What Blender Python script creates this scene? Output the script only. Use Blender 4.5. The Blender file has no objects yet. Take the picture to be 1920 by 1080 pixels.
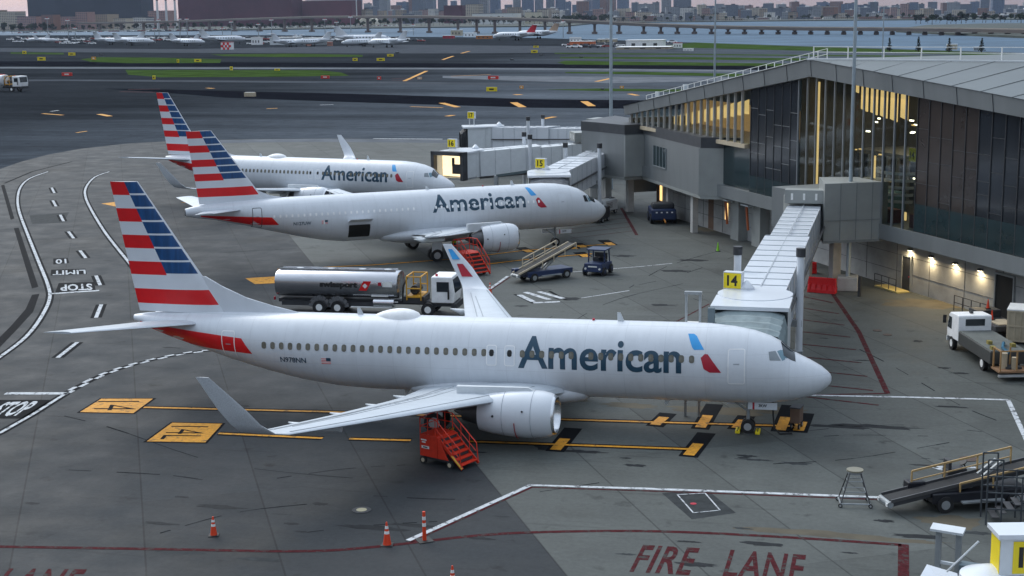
import bpy, bmesh, math, random
import numpy as np
from mathutils import Vector, Matrix
R=math.radians; PI=math.pi; rnd=random.Random(7)
SC=bpy.context.scene; COL=SC.collection
# ---------------------------------------------------------------- camera, world, sun
F=2728.; CAM=np.array([1.66,-72.08,21.06]); YAW,PIT,ROLL=-.2451,.1864,-.0137
fw=np.array([math.sin(YAW)*math.cos(PIT),math.cos(YAW)*math.cos(PIT),-math.sin(PIT)])
_r=np.cross(fw,[0,0,1]); _r/=np.linalg.norm(_r); _u=np.cross(_r,fw)
rt=math.cos(ROLL)*_r+math.sin(ROLL)*_u; up=-math.sin(ROLL)*_r+math.cos(ROLL)*_u
cd=bpy.data.cameras.new('camera'); cam=bpy.data.objects.new('camera',cd); COL.objects.link(cam)
cd.sensor_width=36; cd.lens=F/1920*36; cd.clip_start=.5; cd.clip_end=20000
M=Matrix(((rt[0],up[0],-fw[0],CAM[0]),(rt[1],up[1],-fw[1],CAM[1]),(rt[2],up[2],-fw[2],CAM[2]),(0,0,0,1)))
cam.matrix_world=M; SC.camera=cam
SUN_EL,SUN_AZ=R(38),R(-50)      # azimuth measured from +Y towards +X (behind and left of the aircraft)
w=bpy.data.worlds.new('World'); SC.world=w; w.use_nodes=True; nt=w.node_tree; nt.nodes.clear()
sky=nt.nodes.new('ShaderNodeTexSky'); sky.sky_type='NISHITA'; sky.sun_disc=False; sky.sun_elevation=SUN_EL; sky.sun_rotation=SUN_AZ
sky.air_density=1.0; sky.dust_density=1.0; sky.ozone_density=2.0
hs=nt.nodes.new('ShaderNodeHueSaturation'); hs.inputs['Saturation'].default_value=.38
bg=nt.nodes.new('ShaderNodeBackground'); bg.inputs[1].default_value=.15
wo=nt.nodes.new('ShaderNodeOutputWorld'); nt.links.new(sky.outputs[0],hs.inputs['Color']); 
gt=nt.nodes.new('ShaderNodeTexCoord'); gs=nt.nodes.new('ShaderNodeSeparateXYZ'); nt.links.new(gt.outputs['Generated'],gs.inputs[0])
gr=nt.nodes.new('ShaderNodeValToRGB'); gr.color_ramp.elements[0].position=0.0; gr.color_ramp.elements[0].color=(.30,.235,.25,1); gr.color_ramp.elements[1].position=1.0; gr.color_ramp.elements[1].color=(1.80,1.90,1.88,1)
e_=gr.color_ramp.elements.new(.06); e_.color=(.14,.14,.145,1); e_=gr.color_ramp.elements.new(.35); e_.color=(.52,.57,.61,1)
gm=nt.nodes.new('ShaderNodeMix'); gm.data_type='RGBA'; gm.blend_type='MULTIPLY'; gm.inputs['Factor'].default_value=1; nt.links.new(gs.outputs[2],gr.inputs[0]); nt.links.new(hs.outputs[0],gm.inputs['A']); nt.links.new(gr.outputs[0],gm.inputs['B']); nt.links.new(gm.outputs['Result'],bg.inputs[0]); nt.links.new(bg.outputs[0],wo.inputs[0])
sd=bpy.data.lights.new('sun','SUN'); sd.energy=.6; sd.angle=R(40); sd.color=(1,.94,.86)
so=bpy.data.objects.new('sun',sd); COL.objects.link(so)
sv=Vector((math.sin(SUN_AZ)*math.cos(SUN_EL),math.cos(SUN_AZ)*math.cos(SUN_EL),math.sin(SUN_EL)))
so.rotation_euler=sv.to_track_quat('Z','Y').to_euler()
SC.view_settings.view_transform='Standard'; SC.view_settings.look='None'; SC.view_settings.exposure=.98; SC.view_settings.gamma=1; SC.view_settings.use_curve_mapping=False
# ---------------------------------------------------------------- helpers
def G(px,py,z=0.):            # point at height z seen at a photo position (1920x1080)
    d=fw+rt*(px-960)/F-up*(py-540)/F; t=(z-CAM[2])/d[2]; p=CAM+t*d; return Vector((p[0],p[1],p[2]))
def AT(px,dist,z=0.):         # point at a horizontal distance along the column px
    d=fw+rt*(px-960)/F; h=math.hypot(d[0],d[1]); return Vector((CAM[0]+d[0]/h*dist,CAM[1]+d[1]/h*dist,z))
MATS={}
def mat(name,col,rough=.6,metal=0.,var=.12,scale=1.5,emit=None,bump=0.,coat=0.,spec=None,stretch=None):
    if name in MATS: return MATS[name]
    m=bpy.data.materials.new(name); m.use_nodes=True; n=m.node_tree.nodes; l=m.node_tree.links; b=n['Principled BSDF']
    b.inputs['Roughness'].default_value=rough; b.inputs['Metallic'].default_value=metal
    if spec is not None: b.inputs['Specular IOR Level'].default_value=spec
    if coat: b.inputs['Coat Weight'].default_value=coat; b.inputs['Coat Roughness'].default_value=.15
    tc=n.new('ShaderNodeTexCoord'); mp=n.new('ShaderNodeMapping'); l.new(tc.outputs['Object'],mp.inputs[0])
    if stretch: mp.inputs['Scale'].default_value=stretch
    nz=n.new('ShaderNodeTexNoise'); nz.inputs['Scale'].default_value=scale; nz.inputs['Detail'].default_value=6; nz.inputs['Roughness'].default_value=.6
    l.new(mp.outputs[0],nz.inputs['Vector'])
    cr=n.new('ShaderNodeMapRange'); cr.inputs[1].default_value=.3; cr.inputs[2].default_value=.7; cr.inputs[3].default_value=1-var; cr.inputs[4].default_value=1+var
    l.new(nz.outputs[0],cr.inputs[0])
    mx=n.new('ShaderNodeVectorMath'); mx.operation='SCALE'; mx.inputs[0].default_value=col; l.new(cr.outputs[0],mx.inputs['Scale']); l.new(mx.outputs[0],b.inputs['Base Color'])
    if bump:
        bp=n.new('ShaderNodeBump'); bp.inputs['Strength'].default_value=bump; bp.inputs['Distance'].default_value=.05; l.new(nz.outputs[0],bp.inputs['Height']); l.new(bp.outputs[0],b.inputs['Normal'])
    if emit:
        b.inputs['Emission Color'].default_value=(*emit[0],1); b.inputs['Emission Strength'].default_value=emit[1]
    MATS[name]=m; return m
class MB:
    def __init__(s): s.v=[];s.f=[];s.m=[];s.k=0
    def face(s,pts,k=None):
        i=len(s.v); s.v+= [Vector(p) for p in pts]; s.f.append(list(range(i,i+len(pts)))); s.m.append(s.k if k is None else k); return s
    def hexa(s,a):  # 8 pts: bottom 4 ccw, top 4
        i=len(s.v); s.v+=[Vector(p) for p in a]
        for q in ((3,2,1,0),(4,5,6,7),(0,1,5,4),(1,2,6,5),(2,3,7,6),(3,0,4,7)): s.f.append([i+j for j in q]); s.m.append(s.k)
        return s
    def box(s,c,d,rz=0.):
        x,y,z=[q/2 for q in d]; co,si=math.cos(rz),math.sin(rz); P=[]
        for sz in (-z,z):
            for sx,sy in ((-x,-y),(x,-y),(x,y),(-x,y)): P.append((c[0]+sx*co-sy*si,c[1]+sx*si+sy*co,c[2]+sz))
        return s.hexa(P)
    def prism(s,poly,z0,z1):
        n=len(poly); i=len(s.v)
        if sum(poly[a][0]*poly[(a+1)%n][1]-poly[(a+1)%n][0]*poly[a][1] for a in range(n))<0: poly=poly[::-1]
        s.v+=[Vector((p[0],p[1],z0)) for p in poly]+[Vector((p[0],p[1],z1)) for p in poly]
        s.f.append([i+n-1-j for j in range(n)]); s.m.append(s.k); s.f.append([i+n+j for j in range(n)]); s.m.append(s.k)
        for j in range(n): s.f.append([i+j,i+(j+1)%n,i+n+(j+1)%n,i+n+j]); s.m.append(s.k)
        return s
    def beam(s,a,b,w,h,w2=None,h2=None,upv=(0,0,1)):
        a=Vector(a);b=Vector(b);d=(b-a).normalized(); u=Vector(upv)
        if abs(d.dot(u))>.98: u=Vector((1,0,0))
        x=d.cross(u).normalized(); y=x.cross(d).normalized(); w2=w if w2 is None else w2; h2=h if h2 is None else h2
        P=[a-x*w/2-y*h/2,a+x*w/2-y*h/2,b+x*w2/2-y*h2/2,b-x*w2/2-y*h2/2,a-x*w/2+y*h/2,a+x*w/2+y*h/2,b+x*w2/2+y*h2/2,b-x*w2/2+y*h2/2]
        return s.hexa(P)
    def cyl(s,a,b,r,r2=None,n=12,cap=True):
        a=Vector(a);b=Vector(b);r2=r if r2 is None else r2; d=(b-a).normalized(); u=Vector((0,0,1)) if abs(d.z)<.9 else Vector((1,0,0))
        x=d.cross(u).normalized(); y=d.cross(x); i=len(s.v)
        for p,q in ((a,r),(b,r2)):
            for k in range(n): t=2*PI*k/n; s.v.append(p+x*math.cos(t)*q+y*math.sin(t)*q)
        for k in range(n): s.f.append([i+k,i+(k+1)%n,i+n+(k+1)%n,i+n+k]); s.m.append(s.k)
        if cap: s.f.append([i+n-1-k for k in range(n)]); s.m.append(s.k); s.f.append([i+n+k for k in range(n)]); s.m.append(s.k)
        return s
    def tube(s,pts,r,n=6):
        for a,b in zip(pts[:-1],pts[1:]): s.cyl(a,b,r,n=n)
        return s
    def loft(s,rings,closed=True,caps=True,kf=None):
        n=len(rings[0]); i=len(s.v)
        for rg in rings: s.v+=[Vector(p) for p in rg]
        for a in range(len(rings)-1):
            for k in range(n if closed else n-1):
                k2=(k+1)%n; s.f.append([i+a*n+k,i+a*n+k2,i+(a+1)*n+k2,i+(a+1)*n+k]); s.m.append(s.k if kf is None else kf(a,k))
        if caps:
            s.f.append([i+n-1-k for k in range(n)]); s.m.append(s.k); s.f.append([i+(len(rings)-1)*n+k for k in range(n)]); s.m.append(s.k)
        return s
    def build(s,name,mats,parent=None,smooth=None,world=False,loc=None,bevel=0,fix=True):
        me=bpy.data.meshes.new(name); off=Vector(parent.location) if (world and parent is not None) else Vector((0,0,0))
        if loc is not None: off=Vector(loc)
        me.from_pydata([tuple(v-off) for v in s.v],[],s.f)
        for m in (mats if isinstance(mats,(list,tuple)) else [mats]): me.materials.append(m)
        for p,k in zip(me.polygons,s.m): p.material_index=k
        if fix:
            bm=bmesh.new(); bm.from_mesh(me); bmesh.ops.remove_doubles(bm,verts=bm.verts,dist=1e-5); bmesh.ops.recalc_face_normals(bm,faces=bm.faces); bm.to_mesh(me); bm.free()
        if smooth: me.shade_smooth(); me.set_sharp_from_angle(angle=R(smooth))
        o=bpy.data.objects.new(name,me); COL.objects.link(o)
        if parent is not None: o.parent=parent
        if loc is not None: o.location=loc
        if bevel:
            md=o.modifiers.new('b','BEVEL'); md.width=bevel; md.segments=2; md.limit_method='ANGLE'
        return o
def tag(o,label=None,cat=None,group=None,kind=None):
    if label: o['label']=label
    if cat: o['category']=cat
    if group: o['group']=group
    if kind: o['kind']=kind
    return o
def empty(name,loc,rz=0.,label=None,cat=None,group=None):
    o=bpy.data.objects.new(name,None); COL.objects.link(o); o.location=loc; o.rotation_euler=(0,0,rz); o.empty_display_size=.5
    return tag(o,label,cat,group)
KIDS={}
def kids(o): return [c for c in o.children]
def copy_tree(o,loc=None,rz=None,label=None,parent=None,scale=None):
    c=o.copy(); COL.objects.link(c)
    if parent is not None: c.parent=parent
    if loc is not None: c.location=loc
    if rz is not None: c.rotation_euler=(0,0,rz)
    if label: c['label']=label
    if scale: c.scale=(scale,)*3
    for ch in kids(o): copy_tree(ch,parent=c)
    return c
def text_mesh(txt,size=1.,bold=0.,spacing=1.,res=4):
    cu=bpy.data.curves.new('t','FONT'); cu.body=txt; cu.size=size; cu.offset=bold; cu.space_character=spacing; cu.resolution_u=res
    ob=bpy.data.objects.new('t',cu); COL.objects.link(ob); dg=bpy.context.evaluated_depsgraph_get(); dg.update()
    me=bpy.data.meshes.new_from_object(ob.evaluated_get(dg)); bpy.data.objects.remove(ob); bpy.data.curves.remove(cu)
    v=[x.co.copy() for x in me.vertices]; f=[list(p.vertices) for p in me.polygons]; bpy.data.meshes.remove(me)
    x0=min(p.x for p in v);x1=max(p.x for p in v);y0=min(p.y for p in v);y1=max(p.y for p in v)
    return v,f,(x0,x1,y0,y1)
def put_text(mb,txt,o,ux,uy,w,h,bold=0.,k=None,spacing=1.):  # fits txt into the rectangle o + w*ux + h*uy
    v,f,(x0,x1,y0,y1)=text_mesh(txt,1,bold,spacing,3); o=Vector(o);ux=Vector(ux);uy=Vector(uy); i=len(mb.v)
    mb.v+=[o+ux*((p.x-x0)/(x1-x0)*w)+uy*((p.y-y0)/(y1-y0)*h) for p in v]
    for q in f: mb.f.append([i+j for j in q]); mb.m.append(mb.k if k is None else k)
    return mb
def catmull(xs,tab):
    cols=list(zip(*tab)); return [np.interp(xs,cols[0],c) for c in cols[1:]]
# ---------------------------------------------------------------- materials
white=mat('white_paint',(.66,.69,.73),.32,var=.035,scale=.8,coat=.3)

def fuselage_paint():
    m=mat('fuselage_paint',(.64,.67,.71),.34,var=.03,scale=.7,coat=.15); n=m.node_tree.nodes; l=m.node_tree.links; b=n['Principled BSDF']; src=b.inputs['Base Color'].links[0].from_socket
    def mt(op,a,c=None):
        q=n.new('ShaderNodeMath'); q.operation=op
        for i,x in enumerate((a,c)):
            if x is None: continue
            if isinstance(x,(int,float)): q.inputs[i].default_value=x
            else: l.new(x,q.inputs[i])
        return q.outputs[0]
    tc=n.new('ShaderNodeTexCoord'); sp=n.new('ShaderNodeSeparateXYZ'); l.new(tc.outputs['Object'],sp.inputs[0])
    k=mt('LESS_THAN',mt('FRACT',mt('DIVIDE',sp.outputs[0],2.03)),.012); k2=mt('LESS_THAN',mt('FRACT',mt('DIVIDE',mt('ADD',sp.outputs[2],.35),1.13)),.018)
    mp=n.new('ShaderNodeMapping'); mp.inputs['Scale'].default_value=(2.2,.6,.35); l.new(tc.outputs['Object'],mp.inputs[0]); nz=n.new('ShaderNodeTexNoise'); nz.inputs['Scale'].default_value=1.6; nz.inputs['Detail'].default_value=7; l.new(mp.outputs[0],nz.inputs['Vector'])
    g=n.new('ShaderNodeMapRange'); g.inputs[1].default_value=.45; g.inputs[2].default_value=.75; g.inputs[3].default_value=1; g.inputs[4].default_value=.93; l.new(nz.outputs[0],g.inputs[0])
    v=mt('MULTIPLY',g.outputs[0],mt('SUBTRACT',1.,mt('MULTIPLY',mt('MAXIMUM',k,k2),.13))); sc=n.new('ShaderNodeVectorMath'); sc.operation='SCALE'; l.new(src,sc.inputs[0]); l.new(v,sc.inputs['Scale']); l.new(sc.outputs[0],b.inputs['Base Color']); return m
fusm=fuselage_paint()
white2=mat('grey_white_paint',(.62,.65,.67),.4,var=.06)
wingm=mat('wing_grey_paint',(.52,.56,.60),.38,var=.06,scale=2,stretch=(.4,2,1))
wingd=mat('wing_panel_grey',(.42,.46,.5),.45)
red=mat('flag_red',(.66,.008,.012),.38,var=.06); blue=mat('flag_blue',(.007,.062,.185),.38,var=.35,scale=1.2,stretch=(3,.3,.3)); navy=mat('lettering_navy',(.014,.055,.095),.4,var=.05)
sky_blue=mat('symbol_blue',(.03,.32,.70),.4); dred=mat('symbol_red',(.42,.01,.03),.4,var=.1)
metal=mat('bright_metal',(.75,.76,.78),.22,1.,var=.05); dmetal=mat('dark_metal',(.12,.12,.125),.45,.7,var=.15)
alu=mat('tank_aluminium',(.50,.50,.52),.22,.95,var=.06,scale=2,stretch=(.3,1,1)); steel=mat('grey_steel',(.30,.32,.33),.5,.3,var=.15)
black=mat('black_rubber',(.014,.014,.015),.75,var=.2); dark=mat('dark_grey',(.035,.037,.042),.6,var=.2); glass=mat('dark_glass',(.02,.028,.035),.08,var=.1,spec=.8)
winm=mat('cabin_window',(.16,.15,.12),.25,var=.3,scale=3); cwin=mat('cockpit_glass_blue',(.15,.26,.32),.12,var=.3)
seam=mat('panel_seam',(.30,.33,.36),.5); shade=mat('closed_shade_white',(.85,.85,.85),.5)
yel=mat('sign_yellow',(.80,.62,.01),.5,var=.04); bark=mat('ink_black',(.01,.01,.01),.6); amber=mat('taxi_orange_paint',(.62,.27,.01),.75,var=.22,scale=4)
ored=mat('safety_red',(.62,.030,.008),.45,var=.12,scale=3); orange=mat('cone_orange',(.72,.055,.012),.5,var=.08); refl=mat('reflective_white',(.8,.8,.78),.5)
wpaint=mat('marking_white',(.50,.52,.54),.8,spec=.2,var=.22,scale=5,bump=0); mpaint=mat('marking_maroon',(.062,.010,.013),.9,spec=.1,var=.35,scale=4); bpaint=mat('marking_black',(.005,.006,.008),.9,spec=.1,var=.2,scale=3)
navyp=mat('tug_navy',(.012,.028,.085),.4,var=.15); beige=mat('beige_metal',(.50,.42,.30),.55,var=.15); tan=mat('tan_box',(.45,.38,.27),.7,var=.15)
cut=mat('concrete_wall',(.36,.36,.35),.85,var=.2,scale=.7,bump=.15); colm=mat('column_concrete',(.42,.42,.41),.8,var=.12)
clad=mat('metal_cladding',(.20,.215,.22),.5,.25,var=.10,scale=.5,stretch=(1,1,.15)); cladl=mat('light_cladding',(.31,.325,.315),.5,.2,var=.08,scale=.6); cladd=mat('dark_band',(.055,.06,.068),.5,.2,var=.12)
roofm=mat('roof_metal',(.115,.13,.132),.45,.2,var=.08,scale=.3); warm=mat('lit_panel',(.6,.4,.15),.6,emit=((1.,.62,.24),.8),var=.3); lampw=mat('lamp_glow',(1,.9,.7),.5,emit=((1,.86,.6),7))
ind=mat('interior_grey',(.11,.11,.105),.8,var=.2); brushed=mat('stainless',(.55,.56,.57),.35,.6)
def glassy(name,tint,fac,rough=.03):
    m=bpy.data.materials.new(name); m.use_nodes=True; n=m.node_tree.nodes; l=m.node_tree.links; n.clear()
    o=n.new('ShaderNodeOutputMaterial'); a=n.new('ShaderNodeBsdfTransparent'); a.inputs[0].default_value=(*tint,1); g=n.new('ShaderNodeBsdfGlossy'); g.inputs['Roughness'].default_value=rough; g.inputs[0].default_value=(.7,.75,.8,1)
    lw=n.new('ShaderNodeLayerWeight'); lw.inputs[0].default_value=.5; pw=n.new('ShaderNodeMath'); pw.operation='POWER'; pw.inputs[1].default_value=4; l.new(lw.outputs['Facing'],pw.inputs[0]); ad=n.new('ShaderNodeMath'); ad.operation='MULTIPLY_ADD'; ad.inputs[1].default_value=.5; ad.inputs[2].default_value=fac; l.new(pw.outputs[0],ad.inputs[0])
    x=n.new('ShaderNodeMixShader'); l.new(ad.outputs[0],x.inputs[0]); l.new(a.outputs[0],x.inputs[1]); l.new(g.outputs[0],x.inputs[2]); l.new(x.outputs[0],o.inputs[0]); return m
clearg=glassy('clear_glazing',(.62,.68,.68),.02)
darkg=mat('dark_glazing',(.016,.020,.026),.14,var=.35,scale=.35,spec=.55); brown=mat('brown_glazing',(.035,.026,.022),.2,var=.35,scale=.3,spec=.5); tealg=mat('teal_glazing',(.018,.035,.04),.12,var=.3,scale=.3,spec=.6)
def wear(m,under,thr=.56,scale=2.2):
    n=m.node_tree.nodes; l=m.node_tree.links; b=n['Principled BSDF']; src=b.inputs['Base Color'].links[0].from_socket
    tc=n.new('ShaderNodeTexCoord'); nz=n.new('ShaderNodeTexNoise'); nz.inputs['Scale'].default_value=scale; nz.inputs['Detail'].default_value=9; nz.inputs['Roughness'].default_value=.75; l.new(tc.outputs['Object'],nz.inputs['Vector'])
    r=n.new('ShaderNodeMapRange'); r.inputs[1].default_value=thr-.04; r.inputs[2].default_value=thr+.04; l.new(nz.outputs[0],r.inputs[0]); mx=n.new('ShaderNodeMix'); mx.data_type='RGBA'; mx.inputs['B'].default_value=(*under,1); l.new(src,mx.inputs['A']); l.new(r.outputs[0],mx.inputs['Factor']); l.new(mx.outputs['Result'],b.inputs['Base Color'])
wear(wpaint,(.10,.105,.11),.56); wear(mpaint,(.055,.055,.052),.56); wear(amber,(.12,.07,.02),.58)
# ---------------------------------------------------------------- ground
def ground_mat(name,base,joints=True,light=None,streak=.25):
    m=bpy.data.materials.new(name); m.use_nodes=True; n=m.node_tree.nodes; l=m.node_tree.links; b=n['Principled BSDF']
    def math_(op,a,bb=None,c=None):
        q=n.new('ShaderNodeMath'); q.operation=op
        for i,x in enumerate((a,bb,c)):
            if x is None: continue
            if isinstance(x,(int,float)): q.inputs[i].default_value=x
            else: l.new(x,q.inputs[i])
        return q.outputs[0]
    tc=n.new('ShaderNodeTexCoord').outputs['Object']; sp=n.new('ShaderNodeSeparateXYZ'); l.new(tc,sp.inputs[0]); X,Y=sp.outputs[0],sp.outputs[1]
    def noise(sc,stretch=None,det=5,rz=0,ro=.6,lo=.3,hi=.7):
        mp=n.new('ShaderNodeMapping'); l.new(tc,mp.inputs[0]); mp.inputs['Rotation'].default_value=(0,0,rz)
        if stretch: mp.inputs['Scale'].default_value=stretch
        q=n.new('ShaderNodeTexNoise'); q.inputs['Scale'].default_value=sc; q.inputs['Detail'].default_value=det; q.inputs['Roughness'].default_value=ro; l.new(mp.outputs[0],q.inputs['Vector'])
        r=n.new('ShaderNodeMapRange'); r.inputs[1].default_value=lo; r.inputs[2].default_value=hi; l.new(q.outputs[0],r.inputs[0]); return r.outputs[0]
    big=noise(.045); mid=noise(.35,det=6); fine=noise(4.,det=8,ro=.7); st=noise(.5,(.12,1.1,1),rz=R(-8)); blot=noise(.55,det=5,lo=.62,hi=.72); st2=noise(.9,(.10,1.4,1),rz=R(4),lo=.6,hi=.78)
    v=math_('ADD',.52,math_('MULTIPLY',big,.22)); v=math_('ADD',v,math_('MULTIPLY',mid,.30)); v=math_('ADD',v,math_('MULTIPLY',fine,.30)); v=math_('ADD',v,math_('MULTIPLY',st,streak*.6))
    v=math_('MULTIPLY',v,math_('SUBTRACT',1.,math_('MULTIPLY',blot,.5))); v=math_('MULTIPLY',v,math_('SUBTRACT',1.,math_('MULTIPLY',st2,.45)))
    if not joints:
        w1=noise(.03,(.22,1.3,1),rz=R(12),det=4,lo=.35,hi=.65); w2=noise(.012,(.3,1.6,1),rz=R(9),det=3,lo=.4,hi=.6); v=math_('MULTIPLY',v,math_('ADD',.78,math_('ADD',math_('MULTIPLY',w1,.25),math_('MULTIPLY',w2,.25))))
    if joints:
        s=math_('ADD',math_('MULTIPLY',X,.8746),math_('MULTIPLY',Y,.4848)); t=math_('SUBTRACT',math_('MULTIPLY',Y,.8746),math_('MULTIPLY',X,.4848))
        s1=math_('DIVIDE',math_('ADD',s,18.1),5.15); t1=math_('DIVIDE',t,15.3)
        def line(q,w,amt):
            fr=math_('ABSOLUTE',math_('SUBTRACT',math_('FRACT',math_('ADD',q,.5)),.5)); k=math_('LESS_THAN',fr,w); return math_('SUBTRACT',1.,math_('MULTIPLY',k,amt))
        v=math_('MULTIPLY',v,line(s1,.0075,.45)); v=math_('MULTIPLY',v,line(t1,.0018,.16))
        cb=n.new('ShaderNodeCombineXYZ'); l.new(math_('FLOOR',s1),cb.inputs[0]); l.new(math_('FLOOR',t1),cb.inputs[1])
        wn=n.new('ShaderNodeTexWhiteNoise'); wn.noise_dimensions='2D'; l.new(cb.outputs[0],wn.inputs[0]); v=math_('MULTIPLY',v,math_('ADD',.87,math_('MULTIPLY',wn.outputs[0],.24)))
        step=math_('GREATER_THAN',s1,0.)
    mx=n.new('ShaderNodeMix'); mx.data_type='RGBA'; mx.inputs['A'].default_value=(*base,1); mx.inputs['B'].default_value=(*(light or base),1)
    if joints: l.new(step,mx.inputs['Factor'])
    else: mx.inputs['Factor'].default_value=0
    # warm clay stains
    warmn=noise(.12,det=4,lo=.55,hi=.75); m2=n.new('ShaderNodeMix'); m2.data_type='RGBA'; m2.inputs['B'].default_value=(base[0]*1.35,base[1]*1.12,base[2]*.85,1); l.new(mx.outputs['Result'],m2.inputs['A']); l.new(math_('MULTIPLY',warmn,.5 if joints else .15),m2.inputs['Factor'])
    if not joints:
        xr=n.new('ShaderNodeMapRange'); xr.inputs[1].default_value=-170; xr.inputs[2].default_value=-60; xr.inputs[3].default_value=1; xr.inputs[4].default_value=3.0; l.new(math_('ADD',X,math_('MULTIPLY',w1,30.)),xr.inputs[0]); v=math_('MULTIPLY',v,xr.outputs[0])  # asphalt colour lightened toward +X, standing in for grazing sky sheen
    sc=n.new('ShaderNodeVectorMath'); sc.operation='SCALE'; l.new(m2.outputs['Result'],sc.inputs[0]); l.new(v,sc.inputs['Scale']); l.new(sc.outputs[0],b.inputs['Base Color'])
    rr=math_('ADD',.55 if joints else .75,math_('MULTIPLY',mid,.25)); l.new(rr,b.inputs['Roughness']); b.inputs['Specular IOR Level'].default_value=.14 if joints else .0
    bp=n.new('ShaderNodeBump'); bp.inputs['Strength'].default_value=.15; bp.inputs['Distance'].default_value=.02; l.new(fine,bp.inputs['Height']); l.new(bp.outputs[0],b.inputs['Normal'])
    return m
conc=ground_mat('apron_concrete',(.031,.035,.0385),True,(.084,.090,.085))
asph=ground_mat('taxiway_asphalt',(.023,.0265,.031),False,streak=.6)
LAY={}
def sheet(name,pts,m,z,kind='structure',label=None,px=True):
    p=[(G(*q).xy if px else Vector(q)) for q in pts]; mb=MB(); mb.face([(a[0],a[1],z) for a in p]); o=mb.build(name,m)
    if o.data.polygons[0].normal.z<0: o.data.flip_normals()
    o['kind']=kind; 
    return o
waterm=mat('water',(.085,.135,.19),.6,spec=.05,var=.25,scale=.02,bump=0); 
wb=waterm.node_tree
def addripple():
    n=wb.nodes;l=wb.links;b=n['Principled BSDF']; nz=n.new('ShaderNodeTexNoise'); nz.inputs['Scale'].default_value=.35; nz.inputs['Detail'].default_value=4
    tc=n.new('ShaderNodeTexCoord'); l.new(tc.outputs['Object'],nz.inputs['Vector']); bp=n.new('ShaderNodeBump'); bp.inputs['Strength'].default_value=.6; bp.inputs['Distance'].default_value=.4; l.new(nz.outputs[0],bp.inputs['Height']); l.new(bp.outputs[0],b.inputs['Normal'])
addripple()
sheet('water',[(-9000,300),(9000,300),(9000,14000),(-9000,14000)],waterm,-1.2,px=False)
shore=[G(x,y).xy for x,y in [(-260,67),(0,66),(300,66),(520,66),(760,69),(1000,71),(1250,78),(1500,86),(1700,92),(1920,99),(2300,112)]]
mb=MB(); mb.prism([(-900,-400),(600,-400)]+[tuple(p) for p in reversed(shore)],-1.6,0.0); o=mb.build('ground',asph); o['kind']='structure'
grassm=mat('grass_green',(.040,.070,.018),1.,spec=.0,var=.35,scale=.08); landm=mat('far_land',(.05,.06,.05),.95,var=.4,scale=.01)
# far banks
far=[G(x,y).xy for x,y in [(-400,59),(0,58),(300,58),(450,56),(640,53),(860,50.5),(1060,49),(1130,42)]]+[AT(x,d).xy for x,d in ((1180,3100),(1400,3000),(1600,2900),(1800,2800),(2300,2300))]+[AT(2400,9000).xy,AT(-500,9000).xy]
mb=MB(); mb.prism([tuple(p) for p in far],-1.6,.6); o=mb.build('far_shore',landm); o['kind']='structure'
head=[G(x,y,.5).xy for x,y in [(1680,57),(1760,61),(1860,65),(1990,70),(2200,74)]]+[AT(2200,1900).xy,AT(1850,2000).xy,AT(1720,1900).xy,AT(1680,1650).xy]
mb=MB(); mb.prism([tuple(p) for p in head],-1.6,.5); o=mb.build('headland',landm); o['kind']='structure'
# apron, strips
apron=[(-300,440),(0,317),(40,303),(90,290),(150,279),(240,269),(330,264),(480,261),(620,260),(830,262),(1240,262),(1700,300),(2400,430)]
ap=[G(*q).xy for q in apron]+[Vector((90,-90)),Vector((-160,-90))]
mb=MB(); mb.face([(p.x,p.y,.004) for p in ap]); o=mb.build('apron',conc); o['kind']='structure'
if o.data.polygons[0].normal.z<0: o.data.flip_normals()
lightc=mat('light_shoulder',(.14,.15,.165),.8,spec=.0,var=.25,scale=.15); darka=mat('dark_runway_asphalt',(.009,.010,.014),.7,spec=.0,var=.2,scale=.1); mida=mat('mid_taxiway',(.07,.077,.088),.8,spec=.0,var=.2,scale=.1)
sheet('apron_edge_strip',[(330,264.5),(480,261.5),(620,260.5),(830,262.5),(1240,262.5),(1240,268),(830,268),(620,266),(480,267),(330,271)],lightc,.008)
sheet('runway_far',[(-300,112),(0,114.5),(900,119),(2300,130),(2300,139),(900,126.5),(0,124),(-300,122)],darka,.004)
sheet('runway_edge_far',[(0,125.5),(1000,127.5),(2300,141),(2300,144),(1000,130.5),(0,128.5)],lightc,.008)
sheet('taxiway_band',[(190,166),(320,168),(700,177),(1000,186),(1400,190),(2200,196),(2200,214),(1500,207),(1000,202),(640,191),(420,183),(300,173)],darka,.008)
sheet('taxiway_shoulder',[(830,142),(1500,146),(1500,149),(1150,156),(980,152),(830,146)],lightc,.008)
sheet('taxiway_light_band',[(-200,150),(120,149),(760,153),(1500,166),(1500,168),(760,157),(120,152),(-200,154)],mida,.012)
sheet('ramp_far',[(-200,92),(0,90),(350,92),(760,84),(1250,88),(1250,98),(800,100),(350,99),(0,97),(-200,98)],mida,.004)
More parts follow.
